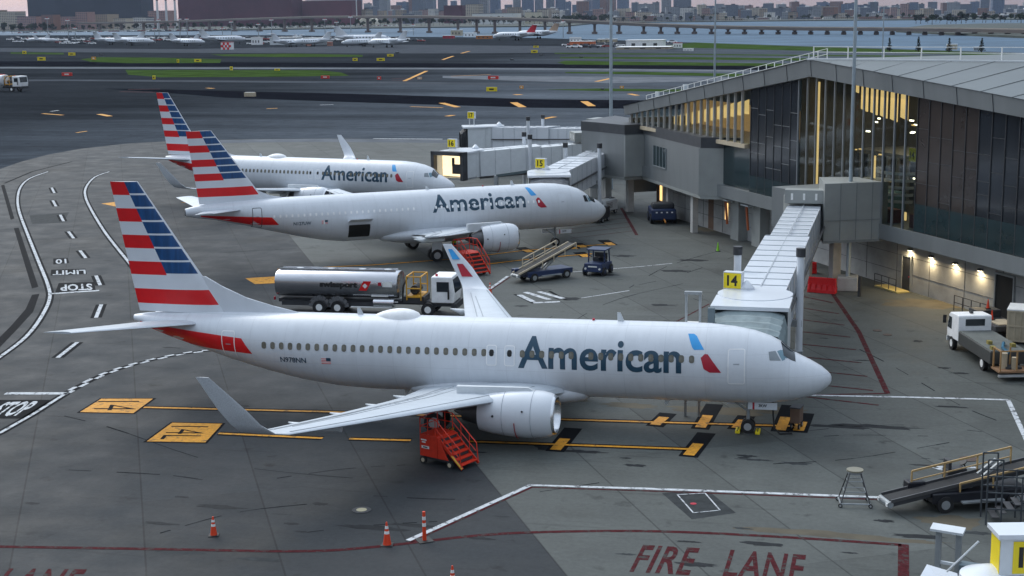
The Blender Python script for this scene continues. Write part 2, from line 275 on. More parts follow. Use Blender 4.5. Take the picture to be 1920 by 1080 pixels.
for i,g in enumerate([[(150,111),(190,107),(300,108),(415,111),(413,118),(240,118.5),(170,116)],[(235,131),(600,131.5),(640,136),(655,142),(520,144),(300,145),(240,140)],[(395,102),(560,100.5),(680,103),(680,106.5),(520,107),(420,105.5)],
  [(1045,117),(1060,114),(1920,125),(2400,134),(2400,140),(1500,124.5),(1060,121)],[(1050,107),(1300,107),(1920,114),(2400,122),(2400,126),(1800,117),(1300,111.5),(1050,109.5)],[(1040,99),(1920,106),(2400,111),(2400,113),(1400,104),(1040,101)],
  [(1060,135),(1200,134.5),(1600,143),(2300,155),(2300,164),(1500,146),(1250,141),(1060,137)],[(1020,168),(1120,166),(1500,170),(2200,180),(2200,186),(1500,174),(1120,170.5)],[(1195,92),(1300,79.5),(1500,87),(1700,93.5),(1920,100.5),(2290,113),(2290,118),(1900,105),(1500,95),(1300,90)],[(20,98),(120,99),(120,102.5),(20,101)]]):
    sheet('grass_verge',g,grassm,.016,kind='stuff')
def poly_line(name,pts,wd,m,z,px=True,parentmb=None):
    P=[(G(*q).xy if px else Vector(q)) for q in pts]; L=[];Rr=[]
    for i,p in enumerate(P):
        d=(P[min(i+1,len(P)-1)]-P[max(i-1,0)]).normalized(); nn=Vector((-d.y,d.x))*wd/2; L.append(p+nn);Rr.append(p-nn)
    mb=parentmb or MB()
    for i in range(len(P)-1): mb.face([(*Rr[i],z),(*Rr[i+1],z),(*L[i+1],z),(*L[i],z)])
    if parentmb is None:
        o=mb.build(name,m); o['kind']='structure'; return o
def ground_text(mb,txt,p00,p10,p01,z,bold=0.02,spacing=1.):   # pixel corners of the text box: lower left, lower right, upper left
    a,b,c=[G(*q).xy for q in (p00,p10,p01)]; put_text(mb,txt,(a.x,a.y,z),((b-a).x,(b-a).y,0),((c-a).x,(c-a).y,0),1,1,bold,spacing=spacing)
def quadpx(mb,pts,z): p=[G(*q).xy for q in pts]; mb.face([(*a,z) for a in p])
def smooth_pts(p,n=4):
    out=[]
    for i in range(len(p)-1):
        p0,p1,p2,p3=[Vector(p[max(0,min(len(p)-1,j))]) for j in (i-1,i,i+1,i+2)]
        for k in range(n):
            t=k/n; out.append(tuple(.5*((2*p1)+(p2-p0)*t+(2*p0-5*p1+4*p2-p3)*t*t+(3*p1-p0-3*p2+p3)*t**3)))
    return out+[tuple(p[-1])]
# taxi route edge lines on the left: black backing then white line
mbB,mbW,mbM,mbO=MB(),MB(),MB(),MB()
Z1,Z2,Z3=.012,.016,.020
c1=smooth_pts([(90,322),(55,335),(38,352),(33,375),(37,400),(52,440),(72,490),(90,535),(93,560),(80,590),(55,625),(20,655),(-60,710)])
c2=smooth_pts([(205,322),(178,332),(162,350),(160,368),(172,395),(200,440),(240,490),(256,510)])
for c in (c1,c2): poly_line('',c,.62,None,Z1,parentmb=mbB); poly_line('',c,.26,None,Z2,parentmb=mbW)
for a,b in (((97,352),(102,362)),((99,376),(105,387)),((113,403),(119,415)),((128,434),(138,447)),((150,470),(161,484)),((180,517),(188,535)),((190,571),(180,596)),((145,642),(108,671))):
    poly_line('',[a,b],.8,None,Z1,parentmb=mbB); poly_line('',[a,b],.28,None,Z2,parentmb=mbW)
c3=[(-60,838),(0,812),(60,778),(125,737)]; poly_line('',c3,.6,None,Z1,parentmb=mbB); poly_line('',c3,.22,None,Z2,parentmb=mbW)
zz=smooth_pts([(125,737),(190,704),(260,681),(345,663),(420,655)],3); poly_line('',zz,.55,None,Z1,parentmb=mbB)
zP=[G(*q).xy for q in smooth_pts([(125,737),(190,704),(260,681),(345,663),(420,655)],5)]
for i in range(len(zP)-1):
    d=(zP[i+1]-zP[i]).normalized(); nn=Vector((-d.y,d.x))*(.13 if i%2 else -.13); poly_line('',[tuple(zP[i]+nn),tuple(zP[i+1]+nn)],.26,None,Z2,px=False,parentmb=mbW)
poly_line('',[(10,738),(128,738)],.5,None,Z2,parentmb=mbW); poly_line('',[(94,551),(186,545)],.5,None,Z2,parentmb=mbW)
quadpx(mbB,[(103,550),(180,546),(176,529),(110,531)],Z1); quadpx(mbB,[(-20,785),(55,785),(95,750),(0,750)],Z1)
quadpx(mbB,[(95,517),(163,514),(160,504),(96,506)],Z1); quadpx(mbB,[(100,496),(130,493),(127,484),(100,485)],Z1)
ground_text(mbW,'STOP',(172,532),(113,534),(174,544),Z2,.03); ground_text(mbW,'LIMIT',(160,506),(99,508),(161,514),Z2,.02); ground_text(mbW,'10',(124,485.5),(104,486.5),(125,494),Z2,.02)
ground_text(mbW,'STOP',(-28,782),(38,780),(12,754),Z2,.03)
# dark drainage strips
for q in ([(2,348),(8,346),(27,410),(20,412)],[(26,428),(35,427),(72,538),(60,541)],[(60,553),(74,551),(62,585),(30,620),(0,651),(-30,680),(-40,660),(-8,640),(20,612),(48,580)]): quadpx(mbB,q,Z1)
poly_line('',[(8,344),(60,322),(135,303)],.35,None,Z1,parentmb=mbB)
# lead-in lines
def lead(pts): poly_line('',pts,.62,None,Z1,parentmb=mbB); poly_line('',pts,.26,None,Z2,parentmb=mbO)
lead([(270,764),(600,772),(1060,787),(1510,800)]); lead([(410,813),(605,822)]); lead([(655,823),(770,826)]); lead([(880,828),(1310,843)])
for q in ([(150,773),(190,748),(287,748),(250,775)],[(275,828),(323,793),(417,795),(385,830)]):
    qq=[G(*a).xy for a in q]; c=sum(qq,Vector((0,0)))/4; mbB.face([(*(c+(a-c)*1.09),Z1) for a in qq]); quadpx(mbO,q,Z2)
ground_text(mbB,'14',(185,752.5),(175,769.5),(262,752.5),Z3,-.01); ground_text(mbB,'14L',(322,799),(300,824),(392,800),Z3,-.01)
for a,b in (((1227,800),(1253,775)),((1312,805),(1340,758)),((1462,810),(1482,760)),((1496,811),(1510,775)),((1380,806),(1400,780)),((1290,857),(1325,812)),((1040,847),(1075,803))):
    poly_line('',[a,b],.95,None,Z1,parentmb=mbB)
    m_=((a[0]*.75+b[0]*.25),(a[1]*.75+b[1]*.25)); m2=((a[0]*.3+b[0]*.7),(a[1]*.3+b[1]*.7)) if b[1]-a[1]>-30 else ((a[0]*.45+b[0]*.55),(a[1]*.45+b[1]*.55))
    poly_line('',[(a[0]+1,a[1]-3),m2],.55,None,Z3,parentmb=mbO)
lead([(520,505),(700,497),(860,485),(980,470),(1140,458)]); lead([(900,497),(1010,484),(1110,476)])
for a,b in (((975,464),(995,473)),((1060,458),(1078,467)),((1080,456),(1095,464)),((1130,450),(1148,460)),((1005,480),(1023,490)),((1085,473),(1100,482))):
    poly_line('',[a,b],1.1,None,Z1,parentmb=mbB); poly_line('',[((a[0]+b[0])/2,(a[1]+b[1])/2),b],.7,None,Z3,parentmb=mbO)
quadpx(mbO,[(460,522),(478,533),(560,529),(560,516)],Z2); lead([(340,380),(400,378)]); quadpx(mbO,[(190,382),(215,379),(240,384),(220,388)],Z2)
# white stand boundaries
for pts in ([(765,1014),(995,910),(1220,917),(1440,925),(1700,935)],[(1500,741),(1700,745),(1890,750)],[(1890,750),(1920,815),(1945,870)],[(1845,905),(1750,876)],[(1750,876),(1830,877)],[(917,543),(952,518)]): poly_line('',pts,.26,None,Z2,parentmb=mbW)
for pts in ([(770,1017),(997,914),(1220,921),(1440,929),(1700,939)],[(917,546),(956,520)]): poly_line('',pts,.14,None,Z1,parentmb=mbM)
# maroon fire lane
for pts in (smooth_pts([(-80,1024),(300,1030),(560,1034),(700,1026),(900,1004),(1060,997),(1250,997),(1480,1008),(1690,1022)]),): poly_line('',pts,.26,None,Z1,parentmb=mbM)
poly_line('',[(1694,1021),(1694,1140)],.42,None,Z1,parentmb=mbM)
ground_text(mbM,'FIRE',(1180,1072),(1292,1079),(1206,1022),Z1,.02,1.1); ground_text(mbM,'LANE',(1354,1082),(1503,1093),(1370,1031),Z1,.02,1.1); ground_text(mbM,'LANE',(-25,1118),(128,1120),(18,1066),Z1,.02,1.1)
poly_line('',[(1562,552),(1610,622),(1664,738)],.32,None,Z1,parentmb=mbM); poly_line('',[(1500,741),(1664,738)],.2,None,Z1,parentmb=mbM)
for i in range(9):
    a=(1490,553+22*i+ i*i*.2); t=min(1,(i*.105)); b=(1562+102*t, 568+20*i+.5*i*i); poly_line('',[a,b],.2,None,Z1,parentmb=mbM)
poly_line('',[(1165,390),(1194,441)],.32,None,Z1,parentmb=mbM)
for i in range(6): poly_line('',[(1070,402+i*9),(1168+i*4,393+i*8)],.14,None,Z1,parentmb=mbM)
poly_line('',[(1200,640),(1330,570)],.14,None,Z1,parentmb=mbM)
for pts in ([(1050,512),(1200,500),(1260,494)],[(1090,559),(1180,545)],[(1300,400),(1390,440)]): poly_line('',pts,.14,None,Z1,parentmb=mbW)
# stand number painted between the aircraft
for a,b in (((973,553),(1000,566)),((985,548),(1030,562)),((1010,547),(1056,560)),((1000,568),(1050,566))): poly_line('',[a,b],.45,None,Z2,parentmb=mbW)
for a,b in (((965,552),(1000,569)),((1030,546),(1062,563))): poly_line('',[a,b],.25,None,Z1,parentmb=mbB)
# airfield orange dashes
for a,b,wd in (((828,193),(858,201),1.6),((963,192),(980,201),1.8),((1095,190),(1110,199),1.8),((770,200),(830,202),.9),((1018,223),(1040,219),1.3),((838,218),(850,216),1.3),((186,214),(206,218),1.4),((388,165),(400,166),1.5),((830,112),(850,105),1.4),((758,152),(800,133),1.3),((845,143),(920,140),1.1),((1118,153),(1145,147),1.5),((1180,176),(1195,179),1.5),((967,177),(975,178),2),((80,213),(118,216),1.0),((500,204),(520,203),1.),((143,249),(163,246),.6),((865,100),(880,96),1.5)): poly_line('',[a,b],wd,None,.02,parentmb=mbO)
# red painted area at the taxiway
for a,b in (((225,172),(290,173)),((240,168),(300,167)),((735,148),(772,146)),((735,151),(775,150))): poly_line('',[a,b],1.8,None,.02,parentmb=mbM)
for a,b in (((95,209),(110,207)),((600,197),(625,196)),((700,260),(830,261))): poly_line('',[a,b],.8,None,.02,parentmb=mbW)
for nm,m_,mm in (('black_markings',mbB,bpaint),('white_markings',mbW,wpaint),('maroon_markings',mbM,mpaint),('orange_markings',mbO,amber)):
    o=m_.build(nm,mm,fix=False); o['kind']='structure'
    for p in o.data.polygons:
        if p.normal.z<0: p.flip()
# patches and stains of the concrete
pm=mat('darker_concrete_patch',(.040,.044,.046),.8,spec=.08,var=.25,scale=2); sheet('concrete_patch',[(1241,925),(1325,918),(1380,962),(1297,974)],pm,.008)
sheet('concrete_patch',[(55,404),(130,398),(118,418),(60,420)],pm,.008)
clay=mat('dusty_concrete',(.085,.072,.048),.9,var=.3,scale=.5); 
def stain_and_spill(c,rx,ry,m,seed,z=.006):
    r_=random.Random(seed); p=G(*c).xy; n=22; pts=[]
    for i in range(n):
        a=2*PI*i/n; k=1+r_.uniform(-.3,.3); pts.append((p.x+math.cos(a)*rx*k,p.y+math.sin(a)*ry*k))
    o=sheet('ground_stain_and_spill',pts,m,z,px=False)
oil=mat('oil_stain',(.022,.024,.026),.7,spec=.08,var=.3,scale=3); 
for i,(c,rx,ry) in enumerate([((1130,515),1.2,.5),((1170,480),1.,.5),((1240,572),.8,.35),((1065,560),1.,.6),((1030,838),.9,.5),((1190,873),.5,.2),((700,990),1.4,.25),((775,985),1.2,.2),((1640,800),2.2,.35),((1570,800),1.6,.3),((1800,700),.5,.2),((1770,690),.4,.2),((600,945),.35,.2),((340,932),.35,.12),((60,944),.35,.15),((1400,855),.5,.15),((1300,488),1.4,.5),((1265,508),1.2,.5),((1395,858),.3,.1),((900,1010),.6,.15),((1720,640),.3,.3)]): stain_and_spill(c,rx,ry,oil,i)
def manhole(c,r,m1,lab,m2=None):
    p=G(*c); o=MB().cyl((p.x,p.y,.006),(p.x,p.y,.03),r,n=20).build('manhole_cover',m1); o.location=(0,0,0); tag(o,lab,'manhole')
    if m2: MB().cyl((p.x,p.y,.03),(p.x,p.y,.04),r*.55,n=16).build('cover_plate',m2,parent=o)
rust=mat('rusty_iron',(.075,.05,.04),.8,var=.3,scale=6)
manhole((678,957),.42,dark,'round manhole with pale yellow centre on the dark concrete',mat('pale_plate',(.42,.38,.25),.7)); manhole((1645,620),.3,rust,'rusty manhole, left one of the pair right of the maroon line'); manhole((1664,628),.3,rust,'rusty manhole, right one of the pair right of the maroon line'); manhole((1816,861),.42,rust,'rusty manhole above the belt loader at right')
q=[G(1270,928),G(1322,925),G(1350,957),G(1300,962)]; mb=MB(); 
for a,b in zip(q,q[1:]+q[:1]): mb.beam((a.x,a.y,.014),(b.x,b.y,.014),.06,.01)
o=mb.build('drain_cover',wpaint); tag(o,'square utility cover outlined in white with a red dot in its middle','utility cover'); p=G(1300,945); MB().cyl((p.x,p.y,.012),(p.x,p.y,.022),.14,n=12).build('red_dot',dred,parent=o)
# ---------------------------------------------------------------- aircraft
def wheel(parent,name,c,r,w_,axis=(0,1,0),rimcol=None,rr=.55):
    a=Vector(c)-Vector(axis)*w_/2; b=Vector(c)+Vector(axis)*w_/2; ax=Vector(axis)
    o=MB().cyl(a,b,r,n=20).build(name,black,parent,smooth=40)
    m=MB(); m.cyl(a-ax*.012,b+ax*.012,r*rr,n=16); m.build('rim',rimcol or brushed,o,smooth=40); return o
def airliner(nm,label,loc,rz,c,tilt=0.):
    root=empty(nm,loc,rz,label,'airliner','airliners parked at the gates'); root.rotation_euler=(0,tilt,rz)
    ST=c['st']; xs=np.array(sorted(set([s[0] for s in ST])|set(np.linspace(0,1,9)**2*2)|set(np.arange(2.3,7,.5))|set(np.arange(7,c['L'],1.1))))
    A=[s[0] for s in ST]
    def prof(a):
        zt=np.interp(a,A,[s[1] for s in ST]); zb=np.interp(a,A,[s[2] for s in ST]); w_=np.interp(a,A,[s[3] for s in ST]); return zt,zb,w_
    n=48; rings=[]
    for a in xs:
        zt,zb,w_=prof(a); zc=(zt+zb)/2;h=(zt-zb)/2; rings.append([(-a,w_*math.cos(2*PI*k/n),zc+h*math.sin(2*PI*k/n)) for k in range(n)])
    fus=MB().loft(rings).build('fuselage',fusm,root,smooth=50)
    def sy(a,z,off=.012):
        zt,zb,w_=prof(a); zc=(zt+zb)/2;h=(zt-zb)/2; s=max(-1,min(1,(z-zc)/max(h,1e-3))); return -(w_*math.sqrt(max(0,1-s*s))+off)
    def decal(name,m,polys,off=.012,tess=None,par=None,cuts=True,side=-1):   # polys in (a,z) side view
        bm=bmesh.new()
        for P in polys:
            if isinstance(P,tuple) and P[0]=='mesh':
                vs=[bm.verts.new((p[0],p[1],0)) for p in P[1]]
                for f in P[2]:
                    try: bm.faces.new([vs[i] for i in f])
                    except ValueError: pass
            else:
                bm.faces.new([bm.verts.new((p[0],p[1],0)) for p in P])
        if cuts:
            y0=min(v.co.y for v in bm.verts);y1=max(v.co.y for v in bm.verts);x0=min(v.co.x for v in bm.verts);x1=max(v.co.x for v in bm.verts)
            for y in np.arange(math.floor(y0/.06)*.06,y1,.06):
                bmesh.ops.bisect_plane(bm,geom=bm.verts[:]+bm.edges[:]+bm.faces[:],plane_co=(0,y,0),plane_no=(0,1,0))
            for x in xs:
                if x0<x<x1: bmesh.ops.bisect_plane(bm,geom=bm.verts[:]+bm.edges[:]+bm.faces[:],plane_co=(x,0,0),plane_no=(1,0,0))
        for v in bm.verts: a,z=v.co.x,v.co.y; v.co=(-a,side*-sy(a,z,off),z)
        bm.normal_update()
        for f in bm.faces:
            if f.normal.y*side<0: f.normal_flip()
        me=bpy.data.meshes.new(name); bm.to_mesh(me); bm.free(); me.materials.append(m); o=bpy.data.objects.new(name,me); COL.objects.link(o); o.parent=par or fus; return o
    def rrect(a,z,w_,h,r=.08,n=4):
        P=[]
        for cx,cz,s in ((a+w_/2-r,z+h/2-r,0),(a-w_/2+r,z+h/2-r,1),(a-w_/2+r,z-h/2+r,2),(a+w_/2-r,z-h/2+r,3)):
            for k in range(n+1): t=(s+k/n)*PI/2; P.append((cx+r*math.cos(t),cz+r*math.sin(t)))
        return P
    def frame(a,z,w_,h,t,r=.1):
        o_,i_=rrect(a,z,w_,h,r),rrect(a,z,w_-2*t,h-2*t,max(.02,r-t)); n=len(o_); return [[o_[k],o_[(k+1)%n],i_[(k+1)%n],i_[k]] for k in range(n)]
    # windows
    zw=c['zw']
    for side in (-1,1):
        first=None
        for k in range(c['nw']):
            a=c['w0']-k*.508
            if any(lo<a<hi for lo,hi in c['wgap']): continue
            if first is None or abs(sy(a,zw)-first[1])>.004:
                o=decal('window',c['wmat'],[rrect(a,zw,*((.26,.37,.11) if c['kind']=='b' else (.17,.25,.07)))],.022,cuts=False,par=root,side=side); first=(o,sy(a,zw),a)
            else:
                o=first[0].copy(); COL.objects.link(o); o.location.x=first[2]-a
    # doors
    for (a,z,w_,h,m_) in c['doors']:
        d=decal('door',white,[rrect(a,z,w_-.06,h-.06,.1)],.010,par=root); decal('door_frame',m_,frame(a,z,w_,h,.05,.12),.018,par=d)
        decal('door_handle',seam,[rrect(a,z+.15,.3,.05,.02)],.02,par=d)
        if w_<.65: decal('door_window',bark,[rrect(a,z+.13,.24,.34,.1)],.022,par=d)
    # lettering
    a0,a1,z0,z1=c['txt']; v,f,(x0,x1,y0,y1)=text_mesh('American',1,.018,1.0,5)
    decal('lettering',navy,[('mesh',[(a0-(p.x-x0)/(x1-x0)*(a0-a1),z0+(p.y-y0)/(y1-y0)*(z1-z0)) for p in v],f)],.011,par=root)
    s=c['sym']; # (a left,z top) scale
    def sp(P): return [(s[0]-x*s[2],s[1]-y*s[2]) for x,y in P]
    em=decal('emblem',sky_blue,[sp([(0,0),(.35,.0),(.52,.10),(1.0,.78),(.42,.80),(.30,.68)])],.011,par=root)
    decal('emblem_red_wing',dred,[sp([(.82,1.22),(1.05,1.0),(1.22,1.02),(2.0,2.05),(1.35,2.06),(1.0,1.85)])],.011,par=em)
    a0,z0=c['reg']; v,f,(x0,x1,y0,y1)=text_mesh(c['regt'],1,.02,1.,2)
    decal('registration',navy,[('mesh',[(a0-(p.x-x0)/(x1-x0)*1.5,z0+(p.y-y0)/(y1-y0)*.30) for p in v],f)],.011,par=root)
    fl=decal('flag',shade,[rrect(a0-2.65,z0+.18,.55,.34,.02)],.010,par=root)
    decal('flag_stripes',red,[[(a0-2.38,z0+.02+k*.085),(a0-2.92,z0+.02+k*.085),(a0-2.92,z0+.06+k*.085),(a0-2.38,z0+.06+k*.085)] for k in range(4)],.014,par=fl,cuts=False)
    decal('flag_field',navy,[[(a0-2.66,z0+.17),(a0-2.92,z0+.17),(a0-2.92,z0+.35),(a0-2.66,z0+.35)]],.018,par=fl,cuts=False)
    # tail stripe on the fuselage
    for side in (-1,1): decal('tail_stripe',red,[c['stripe']],.016,par=root,side=side)
    # cockpit windows
    for side in (-1,1):
        for m_,P in c['cockpit']: decal('cockpit_window',m_,[P],.012,par=root,side=side)
    # conform front windshields (a,y)
    def top(a,y):
        zt,zb,w_=prof(a); return (zt+zb)/2+(zt-zb)/2*math.sqrt(max(0,1-(y/w_)**2))+.015
    for side in (-1,1):
        q=c['shield']; mb=MB(); N=6
        def pt(u,v_): 
            (a1,y1),(a2,y2),(a3,y3),(a4,y4)=q; a=(a1*(1-u)+a2*u)*(1-v_)+(a4*(1-u)+a3*u)*v_; y=(y1*(1-u)+y2*u)*(1-v_)+(y4*(1-u)+y3*u)*v_; return (-a,side*y,top(a,y))
        for i in range(N):
            for j in range(N): mb.face([pt(i/N,j/N),pt((i+1)/N,j/N),pt((i+1)/N,(j+1)/N),pt(i/N,(j+1)/N)])
        mb.build('windshield',glass,root,smooth=60)
    # fin with flag rows
    T=c['fin']; zr,zt_=T['z0'],T['z1']
    def le(z): 
        base=T['le0']+(T['le1']-T['le0'])*(z-zr)/(zt_-zr)
        return base
    def te(z): return T['te0']+(T['te1']-T['te0'])*(z-zr)/(zt_-zr)
    rows=T['rows']  # list of z boundaries from top; 
    zs=sorted(set([zr]+rows+[rows[i]+.11*(rows[i-1]-rows[i])*0+.10 for i in range(1,8)]),reverse=True)
    fr=[0,.03,.12,.3,.47,.471,.7,.9,1.]   # 0 = leading edge
    prof_t=[0.0,.35,.75,1,.93,.93,.6,.22,.02]; rings=[]
    for z in zs:
        l_,t_=le(z),te(z); ch=t_-l_; th=.045*ch+.03; P=[(-(l_+q*ch),th*p,z) for q,p in zip(fr,prof_t)]; Q=[(-(l_+q*ch),-th*p,z) for q,p in zip(fr,prof_t)][1:-1][::-1]; rings.append(P+Q)
    nf=len(fr); N_=len(rings[0])
    def kf(a,k):
        zm=(zs[a]+zs[a+1])/2; # row index
        r_=sum(1 for q in rows[1:] if zm<q)
        kk=k if k<nf-1 else N_-1-k      # chord segment
        f=(fr[kk]+fr[kk+1])/2 if kk<nf-1 else .99
        if f<.03: return 0
        if r_<7:
            if f<.471: return 0 if zm<rows[r_+1]+.10 else 2
            return 1 if r_%2==0 else 0
        return 1 if r_==8 else 0
    mb=MB(); mb.loft(rings,kf=kf); fin=mb.build('fin',[white,red,blue],root,smooth=30)
    d=T['dorsal']; mb=MB()
    for (a_,z_),(b_,y_) in zip(d[:-1],d[1:]):
        zl=prof(a_)[0]-.25; zl2=prof(b_)[0]-.25
        mb.hexa([(-a_,-.10,zl),(-b_,-.13,zl2),(-b_,.13,zl2),(-a_,.10,zl),(-a_,-.02,z_),(-b_,-.04,y_),(-b_,.04,y_),(-a_,.02,z_)])
    mb.build('dorsal_fin',white,fin,smooth=50)
    # lifting surfaces
    sec=[(0,0),(.02,.45),(.1,.85),(.3,1),(.55,.8),(.8,.4),(1,.03),(.8,-.15),(.55,-.35),(.3,-.5),(.1,-.45),(.02,-.3)]
    def wing_sections(lst,side):
        rings=[]
        for (y,al,at,z,th,nx) in lst:  # nx: cant angle of the section
            ch=at-al; rr=[]
            for q,p in sec: t=p*th*ch*.5; rr.append((-(al+q*ch),side*(y-math.sin(nx)*t),z+math.cos(nx)*t))
            rings.append(rr)
        return rings
    for side,nm_ in ((-1,'wing'),(1,'wing')):
        W=c['wing']; wg=MB().loft(wing_sections([x for x in W if len(x)==6],side)).build('wing',wingm,root,smooth=40)
        if c.get('winglet'):
            m_=MB().loft(wing_sections(c['winglet'],side)).build('winglet',mat('winglet_grey',(.60,.63,.66),.4,var=.15,scale=20) if side==-1 else white,wg,smooth=40)
            if side==1 and c.get('wl_sym'):
                for mm,(u0,u1) in ((sky_blue,(.55,.85)),(dred,(.05,.42))):
                    mb=MB(); (y0,al0,at0,z0_,_,_),(y1,al1,at1,z1_,_,_)=c['winglet'][2],c['winglet'][-1]
                    P=[]
                    for u,e in ((u0,.25),(u0,.80),(u1,.68),(u1,.3)):
                        al=al0+(al1-al0)*u; at=at0+(at1-at0)*u; P.append((-(al+(at-al)*e),y0+(y1-y0)*u-.07,z0_+(z1_-z0_)*u))
                    mb.face(P).build('winglet_emblem',mm,m_)
        # flap and spoiler seams, fairings
        Wm=[x for x in W]; 
        def wp(s_,q,off): # s_ along the span index float, chord fraction
            i=min(int(s_),len(Wm)-2); t=s_-i; a_,b_=Wm[i],Wm[i+1]; L=lambda k:a_[k]*(1-t)+b_[k]*t; ch=L(2)-L(1); th=np.interp(q,[p[0] for p in sec[:7]],[p[1] for p in sec[:7]])*L(4)*ch*.5; return Vector((-(L(1)+q*ch),side*L(0),L(3)+th+off))
        mb=MB()
        for q,s0,s1 in ((.12,1.1,len(Wm)-1.05),(.62,1.1,len(Wm)-1.3),(.74,1.1,len(Wm)-1.15)):
            pts=[wp(s0+(s1-s0)*k/8,q,.012) for k in range(9)]
            for a_,b_ in zip(pts[:-1],pts[1:]): mb.beam(a_,b_,.05,.012)
        for s_ in (1.3,1.7,2.15,2.4,2.65): mb.beam(wp(s_,.62,.012),wp(s_,.97,.012),.04,.012)
        mb.build('panel_seams',seam,wg)
        mb=MB(); n_=len(Wm)-1; pa=[wp(1.15+(n_-1.2)*k/8,.8,.02) for k in range(9)]; pb=[wp(1.15+(n_-1.2)*k/8,.98,.012) for k in range(9)]
        for k in range(8): mb.face([pa[k],pa[k+1],pb[k+1],pb[k]])
        mb.build('flap',wingd if c['kind']=='a' else wingm,wg)
        for s_ in c['fair']:
            p=wp(s_,.98,0); MB().cyl(p+Vector((1.6,0,-.32)),p+Vector((-.2,0,-.30)),.14,.2,n=10).cyl(p+Vector((-.2,0,-.30)),p+Vector((-.95,0,-.12)),.2,.03,n=10).build('flap_fairing',white2,wg,smooth=50)
        MB().loft(wing_sections(c['stab'],side)).build('tailplane',wingm,root,smooth=40)
        # engine
        x0,y0,z0_,rad,Ln=c['eng']; ye=side*y0
        en=MB(); pr=[(0.12,.86),(0.3,.95),(.7,1.02),(1.4,1.06),(2.3,1.02),(3.2,.93),(Ln,.80)]; 
        ring=lambda a,r_:[(-(x0+a),ye+r_*rad*math.cos(2*PI*k/28),z0_+r_*rad*math.sin(2*PI*k/28)) for k in range(28)]
        en.loft([ring(*q) for q in pr],caps=False); en.loft([ring(Ln,.80),ring(Ln-.3,.76),ring(1.5,.72)],caps=False); e=en.build('engine',white,root,smooth=60)
        MB().loft([ring(.13,.865),ring(.02,.83),ring(0,.79),ring(.05,.74),ring(.5,.70),ring(1.0,.70)],caps=False).build('intake_lip',metal,e,smooth=60)
        fan=MB()
        for k in range(18):
            t=2*PI*k/18; t2=t+.24; fan.face([(-(x0+.95),ye+.2*rad*math.cos(t),z0_+.2*rad*math.sin(t)),(-(x0+.9),ye+.7*rad*math.cos(t),z0_+.7*rad*math.sin(t)),(-(x0+1.05),ye+.7*rad*math.cos(t2),z0_+.7*rad*math.sin(t2)),(-(x0+1.05),ye+.2*rad*math.cos(t2),z0_+.2*rad*math.sin(t2))])
        fan.cyl((-(x0+1.1),ye,z0_),(-(x0+1.12),ye,z0_),.7*rad,n=24); fan.cyl((-(x0+1.1),ye,z0_),(-(x0+.55),ye,z0_),.22*rad,.03,n=14); fan.build('fan',dmetal,e,smooth=30)
        MB().loft([ring(Ln-.5,.74),ring(Ln,.62),ring(Ln+.5,.50),ring(Ln+.9,.40)]).cyl((-(x0+Ln+.8),ye,z0_),(-(x0+Ln+1.4),ye,z0_),.3*rad,.03,n=16).build('exhaust_cone',dmetal,e,smooth=50)
        MB().hexa([(-(x0+.9),ye-.12,z0_+rad*.9),(-(x0+Ln+1.2),ye-.12,z0_+rad*.55),(-(x0+Ln+1.2),ye+.12,z0_+rad*.55),(-(x0+.9),ye+.12,z0_+rad*.9),(-(x0+1.4),ye-.08,z0_+rad*1.18),(-(x0+Ln+1.2),ye-.15,z0_+rad*1.15),(-(x0+Ln+1.2),ye+.15,z0_+rad*1.15),(-(x0+1.4),ye+.08,z0_+rad*1.18)]).build('pylon',white2,e)
        mk=MB(); 
        for kx in (1.1,2.55):
            for k in range(28):
                t=2*PI*k/28;t2=2*PI*(k+1)/28; r_=rad*(np.interp(kx,[p[0] for p in pr],[p[1] for p in pr])+.006); mk.beam((-(x0+kx),ye+r_*math.cos(t),z0_+r_*math.sin(t)),(-(x0+kx),ye+r_*math.cos(t2),z0_+r_*math.sin(t2)),.02,.012)
        mk.build('cowl_seam',seam,e)
        mk=MB()
        for z_,(q0,q1) in ((0,(-2.75,-2.2)),):
            for k in range(6):
                t=PI+.15+(k/6)*1.15; t2=t+1.15/6; 
                if side==1: t,t2=-t-PI*0,-t2
                yy=lambda tt:ye+(rad*1.075)*math.cos(tt) ; mk.beam((-(x0+1.9),yy(t),z0_+rad*1.075*math.sin(t)),(-(x0+1.9),yy(t2),z0_+rad*1.075*math.sin(t2)),.035,.03)
        mk.build('red_line',dred,e)
        MB().cyl((-(x0+1.5),ye-.99*rad*1.0*(1),z0_+.35*rad),(-(x0+1.5),ye-1.05*rad,z0_+.37*rad),.05,n=8).cyl((-(x0+3.),ye-.9*rad,z0_+.1),(-(x0+3.),ye-.99*rad,z0_+.1),.06,n=8).build('access_vent',dark,e)
        # main gear
        ga,gy=c['mg']; g=MB().cyl((-ga,side*gy,2.1),(-ga,side*gy,.6),.13,n=10).cyl((-ga,side*(gy-1.0),1.7),(-ga,side*gy,.9),.07,n=8).build('main_gear',steel,root,smooth=40)
        for dy in (-.43,.43): wheel(g,'wheel',(-ga,side*gy+dy*.9,.55),.55,.38)
        MB().box((-ga,side*(gy+.52),1.35),(.9,.05,1.1)).build('gear_door',white2,g)
    # belly fairing
    b0,b1,bz,bw=c['belly']; rings=[]
    for k in range(13):
        t=k/12; a=b0+(b1-b0)*t; s_=math.sin(PI*min(1,max(0,t)))**.45 if 0<t<1 else .02; rings.append([(-a,bw*s_*math.cos(q*2*PI/24),bz+.95*s_*math.sin(q*2*PI/24)) for q in range(24)])
    MB().loft(rings).build('belly_fairing',fusm,root,smooth=50)
